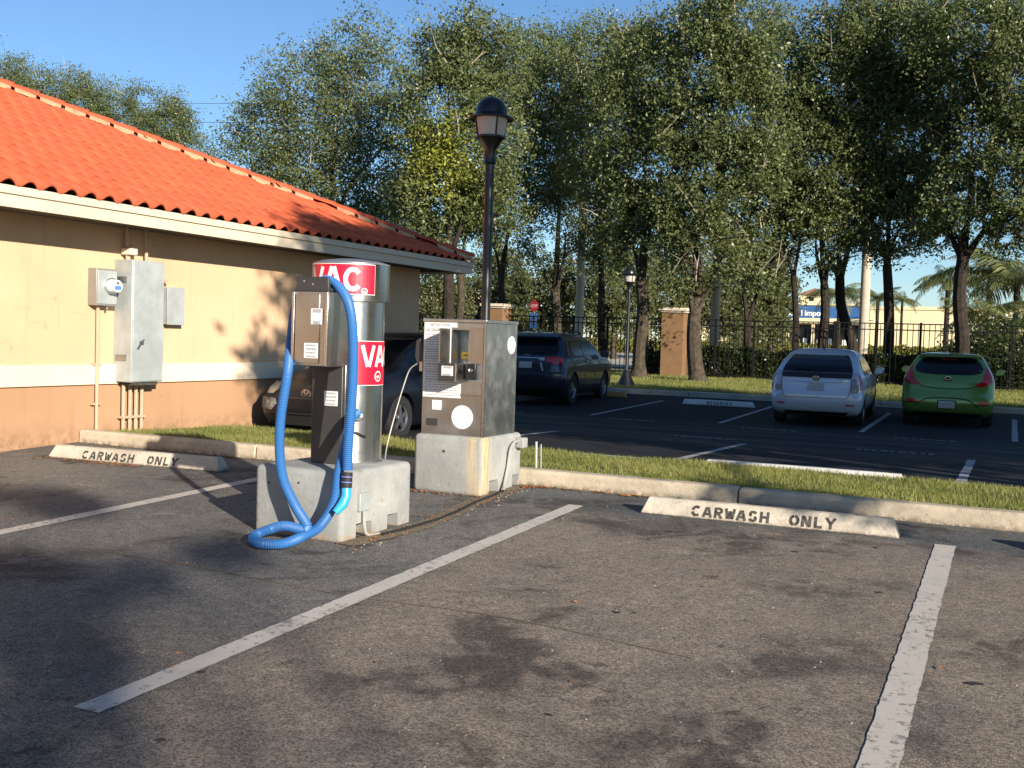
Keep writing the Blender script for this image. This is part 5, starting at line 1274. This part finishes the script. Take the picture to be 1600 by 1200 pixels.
tree_px('smooth dark oak left of the gap of open sky above the blank shop wall', 1384, 37, .22, (1386, 415), [(1366, 370, 0), (1410, 350, 0), (1400, 220, 0)],
        [(1420, 80, 80, 90, 0), (1420, 190, 75, 90, 0), (1410, 290, 70, 70, 0), (1440, 330, 60, 50, 1), (1395, 370, 50, 35, 0), (1460, 370, 35, 22, 0)], 46000, 23, bark='bark_dark', gap=.35, hollow=.25)
tree_px('thick double-trunked oak nearest the right edge of the picture', 1502, 35, .27, (1505, 400), [(1480, 300, 0), (1530, 330, 0), (1590, 300, 0), (1520, 150, 0)],
        [(1500, 60, 85, 90, 0), (1570, 70, 80, 90, 0), (1500, 200, 60, 80, 1), (1560, 210, 80, 80, 0), (1510, 320, 70, 50, 0), (1580, 340, 60, 60, 0), (1600, 160, 60, 100, 1)], 54000, 24, bark='bark_dark', gap=.15, hollow=.3)
tree_px('oak at the right edge of the picture with a pale drooping limb', 1640, 34, .28, (1640, 400), [(1580, 360, 0), (1660, 280, 0), (1600, 200, 0)],
        [(1620, 100, 80, 110, 0), (1600, 300, 60, 60, 0), (1640, 250, 60, 60, 0)], 15000, 25, gap=.3)
# lower wispier trees behind the roof on the left
for i, (bx_, Y, bl, lb) in enumerate([
    (30, 44, [(20, 130, 45, 50, 0), (70, 160, 50, 50, 0), (10, 200, 60, 60, 0)], 'thin grey-green tree above the tiled roof at the left edge'),
    (140, 46, [(120, 150, 50, 42, 0), (160, 170, 45, 45, 0), (130, 220, 70, 50, 0)], 'thin grey-green tree above the middle of the tiled roof slope'),
    (255, 45, [(215, 165, 35, 40, 0), (270, 190, 42, 40, 0), (240, 225, 60, 45, 0), (300, 250, 40, 40, 0)], 'thin grey-green tree above the tiled roof, next to the broad dense oak')]):
    tree_px(lb, bx_, Y, .2, (bx_, 330), [(bx_ - 30, 220, 0), (bx_ + 30, 200, 0)], bl, 30000, 31 + i, leaf='leaf', gap=.3, hollow=.1, csig=.25, group='trees behind the tiled roof')
# lower trees on the far side of the street
far = [(690, 62, 465, 42, 55, 'bushy tree across the street, seen below the end of the roof'), (850, 66, 455, 58, 85, 'bushy tree across the street behind the red octagonal sign'),
       (960, 64, 440, 58, 100, 'bushy tree across the street behind the far street lamp'), (1055, 68, 430, 52, 110, 'bushy tree across the street behind the tan pillar'), (1150, 70, 445, 52, 95, 'bushy tree across the street left of the blue sign band'),
       (1203, 72, 450, 36, 85, 'bushy tree across the street overlapping the blue sign band'), (770, 70, 440, 48, 80, 'bushy tree across the street behind the black lamp pole')]
for i, (px_, Y, py_, rx, rz, lb) in enumerate(far):
    tree_px(lb, px_, Y, .25, (px_, py_ + 30), [(px_ - 15, py_, 0), (px_ + 15, py_ - 10, 0)], [(px_, py_, rx, rz * .8, 0), (px_ - rx * .5, py_ + 35, rx * .6, rz * .6, -1), (px_ + rx * .5, py_ + 15, rx * .6, rz * .7, 1), (px_, py_ + 60, rx * .9, 28, 0)], 15000, 41 + i, leaf='leaf_far', name='street_tree', size=.11, csig=.3, gap=.35, hollow=.3, group='trees across the street')

# trees that stand outside the frame to the right and shade the far lot
def copy_tree(src, loc, rz, sc_, label):
    o = src.copy(); C.objects.link(o); o.location = loc; o.rotation_euler = (0, 0, rz); o.scale = sc_; o['label'] = label
    for ch in src.children:
        c_ = ch.copy(); C.objects.link(c_); c_.parent = o
    return o
sh0, shc = tree('shade oak on the grass island just beyond the right edge of the picture', (3.6, 9.9, .25), .16, (3.6, 9.9, 3.2), [(3.2, 9.9, 7), (4.4, 9.9, 8), (3.6, 9.5, 9.5)],
     [((3.2, 9.9, 4.4), (2.0, 1.5, 2.3)), ((4.6, 9.9, 6.2), (2.1, 1.5, 2.3)), ((3.4, 9.9, 8.3), (2.1, 1.5, 2.4)), ((4.3, 9.9, 9.6), (1.5, 1.3, 1.3))], 34000, .085, 71, name='shade_tree', gap=.5, hollow=.1, csig=.3, group='shade trees outside the picture')
for i, x in enumerate((7.2, 10.8, 14.4, 18.0, 21.6, 25.2, 28.8)):
    copy_tree(sh0, (x, 9.9 + (.3 if i % 2 else -.2), .25), R_(180 * (i % 2)), (1.12, 1, 1.02), 'shade oak on the grass island beyond the right edge, number-free row of alike trees')
for o, w_ in zip([q for q in C.objects if q.get('group') == 'shade trees outside the picture'], ('first', 'second', 'third', 'fourth', 'fifth', 'sixth', 'seventh', 'eighth')):
    o['label'] = w_ + ' shade oak in the island row, counted from the right edge of the picture outwards'
# a leaning tree whose high limbs shade the end of the building
tree('spreading oak outside the right edge whose high limbs shade the roof end', (8.5, 7.6, .2), .2, (7.5, 6.5, 4.0), [(4.3, 4.6, 7.3), (6.1, 3.5, 8.3), (5.2, 6.1, 8.5), (5.3, 5.2, 6.8), (4.3, 3.0, 6.3), (6.5, 3.0, 3.6)],
     [((4.2, 4.6, 7.4), (1.1, 1.6, .9)), ((6.0, 3.4, 8.4), (1.5, 1.6, 1.0)), ((5.2, 6.2, 8.6), (1.6, 1.4, 1.1)), ((5.3, 5.2, 6.8), (1.3, 1.9, 1.5)), ((4.3, 3.0, 6.3), (.7, .8, .5)), ((6.5, 3.0, 3.6), (.5, .35, .2))], 24000, .085, 75, name='shade_tree', gap=.4, hollow=.1, csig=.22)
# tree behind the camera whose leaf shadows dapple the lower left of the asphalt
def toward_sun(px_, py_, d):
    r = ROT @ np.array([px_ - CX, -(py_ - CY), -F]); n_ = np.array([0, -.026, 1]); p = CAM + r * ((0 - n_ @ CAM) / (n_ @ r))
    return Vector(p) + Vector((.829, -.559, .3335)) * d
spots_ = [((10, 765), 24, (.38, .3, .06)), ((95, 785), 24, (.2, .2, .04)), ((20, 900), 24, (.32, .30, .07)), ((130, 930), 24, (.26, .22, .05)), ((215, 905), 24, (.18, .16, .03)), ((0, 1010), 24, (.28, .24, .06)), ((85, 1040), 24, (.2, .18, .04)), ((0, 1215), 24, (.3, .25, .05)), ((350, 860), 24, (.16, .15, .02))]
tree('oak behind the photographer that dapples the asphalt at lower left', (17.0, -11.0, -.3), .13, (16.8, -10.6, 4.6), [tuple(toward_sun(*a_, d)) for a_, d, r_ in spots_],
     [(tuple(toward_sun(*a_, d)), r_) for a_, d, r_ in spots_], 6500, .07, 76, name='shade_tree', gap=.6, hollow=.05, csig=.09)

# ------------------------------------------------------------------ palms
def frond_mesh(L, droop, seed, leafl=.55, n=26):
    rr = random.Random(seed); V = []; tn = []
    pts_ = [Vector((L * t_ * (1 - .18 * t_), 0, L * (.32 * t_ - droop * t_ * t_))) for t_ in [i / n for i in range(n + 1)]]
    for i in range(1, n + 1):
        p = pts_[i]; d = (pts_[i] - pts_[i - 1]).normalized(); ll = leafl * math.sin(math.pi * (.12 + .85 * i / n)) ** .6
        for sg in (-1, 1):
            for k in range(2):
                a = Vector((d.x * .5, sg, d.z * .5 - .55 + rr.uniform(-.3, .15))).normalized() * ll * rr.uniform(.8, 1.1); w = d * .022
                o_ = p - d * rr.uniform(0, L / n)
                V += [o_ - w, o_ + a * .6 - w + Vector((0, 0, .03)), o_ + a + Vector((0, 0, -ll * .25)), o_ + a * .6 + w + Vector((0, 0, .03))]; tn.append(rr.random())
        w2 = Vector((0, .02, 0)); V += [pts_[i - 1] - w2, pts_[i - 1] + w2, p + w2, p - w2]; tn.append(1)
    return fastmesh('frond', np.array([tuple(v) for v in V]), 4, tn)
fm = [frond_mesh(2.4, .62, 1), frond_mesh(2.2, .85, 2), frond_mesh(2.5, .40, 3)]
for f_ in fm: f_.materials.append(M['frond'])
def palm(label, x, y, ztop, r, nf, scale, seed, mat='palmtrunk', name='palm_tree', group=None, shaft=True):
    rr = random.Random(seed); z0 = gz(y); t = thing(name, label, 'palm tree', (x, y, z0), 0, group); H = ztop - z0
    mb = MB(); prof = [(r * 1.25, 0), (r * 1.1, .4)] + [(r * (1.05 - .12 * i / 9 + (.0 if i % 2 else .012)), .4 + (H - .4) * i / 9) for i in range(1, 10)]; mb.lathe(prof, n=16)
    mb.build('trunk', mat, t, smooth=True)
    if shaft: mb = MB(); mb.lathe([(r * .95, H), (r * 1.05, H + .3), (r * .6, H + 1.1)], n=14); mb.build('crownshaft', 'frond', t, smooth=True)
    for i in range(nf):
        o = bpy.data.objects.new('frond', fm[i % 3]); C.objects.link(o); o.parent = t; o.location = (0, 0, H + (1.0 if shaft else 0))
        o.rotation_euler = (rr.uniform(-.2, .2), -rr.uniform(-.35, .75), 6.283 * i / nf + rr.uniform(-.2, .2)); s_ = scale * rr.uniform(.85, 1.15); o.scale = (s_, s_, s_)
    return t
G2 = 'pale palm trunks among the oaks'
for px_, Y, lb in ((905, 45, 'smooth pale palm trunk left of the far street lamp'), (1117, 42, 'smooth pale palm trunk right of the stout oak by the tan pillar'), (1350, 44, 'smooth pale palm trunk behind the silver hatchback')):
    p = at(px_, 500, Y); palm(lb, p.x, Y, 8.3, .185, 12, 1.25, px_)
for px_, Y, py_, sc_, lb in ((1312, 78, 458, 1.1, 'drooping queen palm left of the third pale palm trunk'), (1372, 82, 466, .9, 'drooping queen palm between the dark oak trunks, above the blank shop wall'), (1410, 115, 468, .9, 'small distant palm against the open sky'),
                         (1482, 60, 438, 1.0, 'drooping palm left of the thick double-trunked oak'), (1548, 52, 425, 1.4, 'dense drooping palm right of the thick double-trunked oak'), (1590, 48, 440, 1.3, 'dense drooping palm at the right edge of the picture'), (1535, 44, 500, .9, 'low palm clump behind the fence, right of the green car'), (1583, 42, 510, .9, 'low palm clump behind the fence at the right edge')):
    p = at(px_, py_, Y); palm(lb, p.x, Y, p.z, .13, 15, sc_, int(px_), shaft=False, mat='bark_dark')

# ------------------------------------------------------------------ hedges
def hedge(name, label, x0, x1, y0, y1, z0, h, n, size, mat, seed):
    rg = np.random.default_rng(seed); t = thing(name, label, 'hedge', ((x0 + x1) / 2, (y0 + y1) / 2, z0)); cx, cy = (x0 + x1) / 2, (y0 + y1) / 2
    nn = n; x = rg.uniform(x0, x1, nn) - cx; y = rg.uniform(y0, y1, nn) - cy; z = rg.uniform(0, 1, nn) ** .8 * (h + .10 * np.sin(x * 3.1 + seed) * np.sin(x * 1.3) * h)
    front = rg.uniform(0, 1, nn) < .6; y = np.where(front, y0 - cy + rg.normal(0, .06, nn) + .03 * np.sin(x * 9), y)
    V = leaves(np.stack([x, y, z], 1), size, rg, .55)
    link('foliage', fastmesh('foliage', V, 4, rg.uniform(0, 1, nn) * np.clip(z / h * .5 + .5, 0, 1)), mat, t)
    mb = MB(); mb.box(x0 - cx + .1, x1 - cx - .1, y0 - cy + .12, y1 - cy - .1, 0, h * .86); mb.build('inner_branches', 'bark_dark', t)
    return t
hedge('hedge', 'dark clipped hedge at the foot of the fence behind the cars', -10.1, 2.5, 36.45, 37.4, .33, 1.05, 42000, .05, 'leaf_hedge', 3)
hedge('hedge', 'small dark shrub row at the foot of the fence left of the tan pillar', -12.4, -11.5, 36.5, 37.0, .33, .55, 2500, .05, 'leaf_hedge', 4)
hedge('hedge', 'long yellow-green hedge across the street in front of the shop', -62, 8, 100, 101.5, .38, 1.45, 26000, .14, 'leaf_yhedge', 5)
# shrubs by the fence on the right
def shrub(label, x, y, r, h, n, mat, seed, size=.06):
    t = thing('shrub', label, 'shrub', (x, y, gz(y))); rg = np.random.default_rng(seed)
    me = crown_mesh('foliage', [(np.array((0, 0, h * .5)), np.array((r, r, h * .5)))], n, size, seed, hollow=.2, gap=.5); link('foliage', me, mat, t)
    mb = MB(); rr = random.Random(seed)
    for i in range(6):
        a = 6.28 * i / 6; mb.tube([(0, 0, -.02), (r * .3 * math.cos(a), r * .3 * math.sin(a), h * .4), (r * .6 * math.cos(a), r * .6 * math.sin(a), h * .8)], [.025, .018, .008], 5)
    mb.build('stems', 'bark_dark', t); return t
p = at(1535, 560, 38.2); shrub('dark bushy shrub behind the fence right of the green car', p.x, 38.2, 1.2, 2.1, 9000, 'leaf_hedge', 61)
p = at(1590, 560, 39); shrub('dark bushy shrub behind the fence at the right edge', p.x, 39, 1.3, 2.4, 9000, 'leaf_hedge', 62)
p = at(1020, 560, 36.9); shrub('small leafy shrub between the mottled oak and the tan pillar', p.x, 37.0, .45, 1.2, 1800, 'leaf_hedge', 63)

# ------------------------------------------------------------------ shop across the street
SY = 120
def P(px_, py_, Y=SY): return at(px_, py_, Y)
a = P(1180, 540); b = P(1350, 540)
xl, xr = a.x, b.x
st = thing('shop_building', 'cream shop with a blue sign band and dark windows across the street', 'shop', (xl, SY, .4)); W_ = xr - xl
def spart(mb, name, mat, **k): return mb.build(name, mat, st, **k)
zt = P(1260, 474).z - .4; zb1 = P(1260, 477).z - .4; zb0 = P(1260, 497).z - .4; zl = P(1260, 505).z - .4
mb = MB(); mb.box(0, W_, .6, 14, 0, zt); spart(mb, 'wall', 'storewall')
mb = MB(); mb.box(.2, W_ + .4, .0, .6, zb0, zb1); bandp = spart(mb, 'sign_band', 'storeblue')
mb = MB(); mb.box(-.4, W_ + 1, -.3, .6, zl, zb0); spart(mb, 'ledge', 'storewall', bevel=.03)
mb = MB(); mb.box(-.1, W_ + .6, -.1, .6, zb1, zb1 + .22); spart(mb, 'cornice', 'storewall', bevel=.03)
wx = [(.7, 3.4), (3.7, 6.2), (6.4, 8.9), (9.1, 11.3)]
for i, (u, v) in enumerate(wx):
    mb = MB(); mb.box(u, min(v, W_ - .3), .52, .6, .3, zl - .15); w_ = spart(mb, 'shop_window', 'storedark')
    mb = MB(); mb.box(u + .3, u + 1.1, .48, .52, 1.3, 2.0); mb.box(u + 1.5, u + 1.9, .48, .52, 1.2, 2.1); mb.build('poster', 'label', w_)
for u in (.35, 3.55, 6.3, 9.0): mb = MB(); mb.box(u - .15, u + .15, -.1, .2, 0, zl); spart(mb, 'column', 'storewall')
for wd, px_ in (('Pier', 1226), ('1', 1250), ('imports', 1257.5)):
    fonttext(wd, .86, 'white', st, (P(px_, 480).x - xl, -.02, zb0 + .28), (R_(90), 0, 0), 'sign_lettering', off=.02, ext=.02)['kind'] = 'stuff'
tw = P(1243, 470).x - xl
mb = MB(); mb.box(tw, tw + 2.7, 3, 6, zt, zt + 1.15); spart(mb, 'tower', 'storewall')
mb = MB(); z = zt + 1.15; mb.add([(tw - .3, 2.7, z), (tw + 3, 2.7, z), (tw + 3, 6.3, z), (tw - .3, 6.3, z), (tw + 1.35, 4.5, z + .8)], [(0, 1, 4), (1, 2, 4), (2, 3, 4), (3, 0, 4), (0, 3, 2, 1)]); spart(mb, 'tower_roof', 'storeroof')
mb = MB(); mb.box(tw + 1.0, tw + 1.5, 2.95, 3, zt + .4, zt + .85); spart(mb, 'tower_window', 'storedark')
mb = MB(); mb.box(tw + 5.0, tw + 6.8, 3, 5, zt, zt + .9); spart(mb, 'rooftop_unit', 'galv')
st2 = thing('blank_building', 'long blank cream building right of the shop with the blue sign', 'building', (xr + .3, SY + 1, .4))
zt2 = P(1430, 480).z - .4
mb = MB(); mb.box(0, 16, 0, 14, 0, zt2); mb.build('wall', 'storewall', st2)
mb = MB(); mb.box(-.1, 16.1, -.12, 0, zt2 - .25, zt2 + .1); mb.build('parapet', 'storewall', st2)
mb = MB(); mb.box(-.05, 16, -.06, 0, 0, .9); mb.build('plinth', 'stucco_low', st2)
st3 = thing('blank_building', 'low cream building left of the shop with the blue sign', 'building', (P(1085, 540).x, SY + 2, .4))
mb = MB(); mb.box(0, xl - P(1085, 540).x - .2, 0, 12, 0, P(1130, 492).z - .4); mb.build('wall', 'storewall', st3)
mb = MB(); mb.box(-.1, xl - P(1085, 540).x - .15, -.3, 0, P(1130, 495).z - .4, P(1130, 490).z - .4); mb.build('parapet', 'storewall', st3)
p = P(620, 540, 95)
st4 = thing('white_building', 'pale building far off below the right end of the tiled roof', 'building', (p.x, 95, .4))
mb = MB(); mb.box(0, 6.6, 0, 10, 0, P(670, 452, 95).z - .4); mb.build('wall', 'storewall', st4)
mb = MB(); mb.box(-.1, 6.7, -.2, 0, P(670, 458, 95).z - .4, P(670, 450, 95).z - .4); mb.build('parapet', 'pillarcap', st4)
# mailbox-like box and distant parked car hints are left to the fence line

# ------------------------------------------------------------------ signs beyond the fence
p = at(835, 478, 58); t = thing('stop_sign', 'red octagonal STOP sign with a blue plate below, above the SUV roof', 'stop sign', (p.x, 58, gz(58)), R_(-14)); H = p.z - gz(58)
mb = MB(); mb.tube([(0, .03, 0), (0, .03, H + .3)], .03, 8); mb.build('post', 'galv2', t)
oc = [(.34 * math.cos(R_(22.5 + 45 * i)), H + .34 * math.sin(R_(22.5 + 45 * i))) for i in range(8)]
mb = MB(); mb.prism(oc, -.008, .0, 'y'); pl_ = mb.build('octagon', 'signred', t)
mb = MB(); strokes(mb, 'STOP', lambda u, v: (u - .235, -.011, H - .09 + v), .19, .105, .016, .026, SOLID); mb.build('lettering', 'stop_white', pl_)
mb = MB(); mb.box(-.29, .29, -.008, 0, H - 1.35, H - .42); bp_ = mb.build('blue_plate', 'signblue', t)
mb = MB(); mb.tube([(-.1, -.01, H - 1.1), (-.1, -.01, H - .75), (0, -.01, H - .62), (.1, -.01, H - .75), (.1, -.01, H - 1.1)], .035, 6); mb.build('symbol', 'navy', bp_)
p = at(1010, 495, 66); t = thing('one_way_sign', 'white arrow sign pointing right on a brown post beyond the fence', 'sign', (p.x, 66, gz(66))); H = p.z - gz(66)
mb = MB(); mb.tube([(.2, .05, 0), (.2, .05, H - .1)], .05, 8); mb.build('post', 'wood', t)
mb = MB(); mb.box(-.5, .5, -.01, 0, H - .19, H + .19); f_ = mb.build('panel', 'black', t)
mb = MB(); mb.prism([(-.44, H - .08), (.2, H - .08), (.2, H - .15), (.44, H), (.2, H + .15), (.2, H + .08), (-.44, H + .08)], -.014, -.0105, 'y'); mb.build('arrow', 'label', f_)
# overhead wires
for i, (pa, pb, Y) in enumerate([((200, 162), (800, 150), 52), ((200, 190), (800, 184), 52), ((640, 352), (1700, 372), 56)]):
    A_, B_ = at(*pa, Y), at(*pb, Y); mid = (A_ + B_) / 2 - Vector((0, 0, .15)); mb = MB(); mb.tube(catmull([A_, mid, B_], 8), .014, 5)
    tag(mb.build('overhead_wire', 'wire'), ['upper thin wire seen in the sky gap left of the broad dense oak', 'lower thin wire seen in the sky gap left of the broad dense oak', 'thin wire crossing behind the oak trunks'][i], 'wire')

# ------------------------------------------------------------------ litter
rr = random.Random(9); mb = MB()
def leafq(mb, x, y, s):
    z = gz(y) + .006; a = rr.uniform(0, 6.28); c_, d_ = math.cos(a) * s, math.sin(a) * s; w = .45
    mb.add([(x - c_, y - d_, z), (x + d_ * w, y - c_ * w, z + rr.uniform(.003, .012)), (x + c_, y + d_, z + rr.uniform(0, .012)), (x - d_ * w, y + c_ * w, z + rr.uniform(0, .01))], [(0, 1, 2), (0, 2, 3)])
for _ in range(150): leafq(mb, rr.uniform(-8.5, -7.3), 7.43 + rr.gauss(-.05, .05), rr.uniform(.012, .028))
for _ in range(110): leafq(mb, rr.uniform(-9.1, -4.6), 8.37 - abs(rr.gauss(0, .05)), rr.uniform(.012, .028))
for _ in range(90): leafq(mb, rr.uniform(-3.8, -2.6), 8.37 - abs(rr.gauss(0, .04)), rr.uniform(.015, .032))
for _ in range(130): leafq(mb, -3.72 + rr.gauss(0, .07), rr.uniform(5.5, 8.1), rr.uniform(.007, .016))
for _ in range(60): leafq(mb, rr.uniform(-4.5, -3.8), 7.62 - abs(rr.gauss(0, .04)), rr.uniform(.012, .025))
for _ in range(45): leafq(mb, -3.70 + rr.gauss(0, .035), 8.28 + rr.gauss(0, .04), rr.uniform(.015, .035))
for _ in range(60): leafq(mb, rr.uniform(-7, -.2), rr.uniform(3, 8.2), rr.uniform(.008, .018))
o = mb.build('leaf_litter', 'leaflitter'); o['kind'] = 'stuff'; tag(o, 'dry brown leaves gathered along the kerb, stops and concrete blocks', 'leaf litter')
mb = MB()
for _ in range(260):
    x, y = rr.uniform(-7, .3), rr.uniform(2.4, 8.2); s = rr.uniform(.0015, .005); z = gz(y)
    mb.add([(x - s, y - s, z), (x + s, y - s * .6, z), (x + s * .4, y + s, z), (x, y, z + s)], [(0, 1, 3), (1, 2, 3), (2, 0, 3)])
for _ in range(110):
    y = rr.uniform(5.4, 8.3); x = -3.70 + rr.gauss(0, .05); s = rr.uniform(.002, .008); z = gz(y)
    mb.add([(x - s, y - s, z), (x + s, y - s * .6, z), (x + s * .4, y + s, z), (x, y, z + s)], [(0, 1, 3), (1, 2, 3), (2, 0, 3)])
o = mb.build('pale_grit', 'chips'); o['kind'] = 'stuff'; tag(o, 'pale stone chips scattered on the asphalt', 'grit')
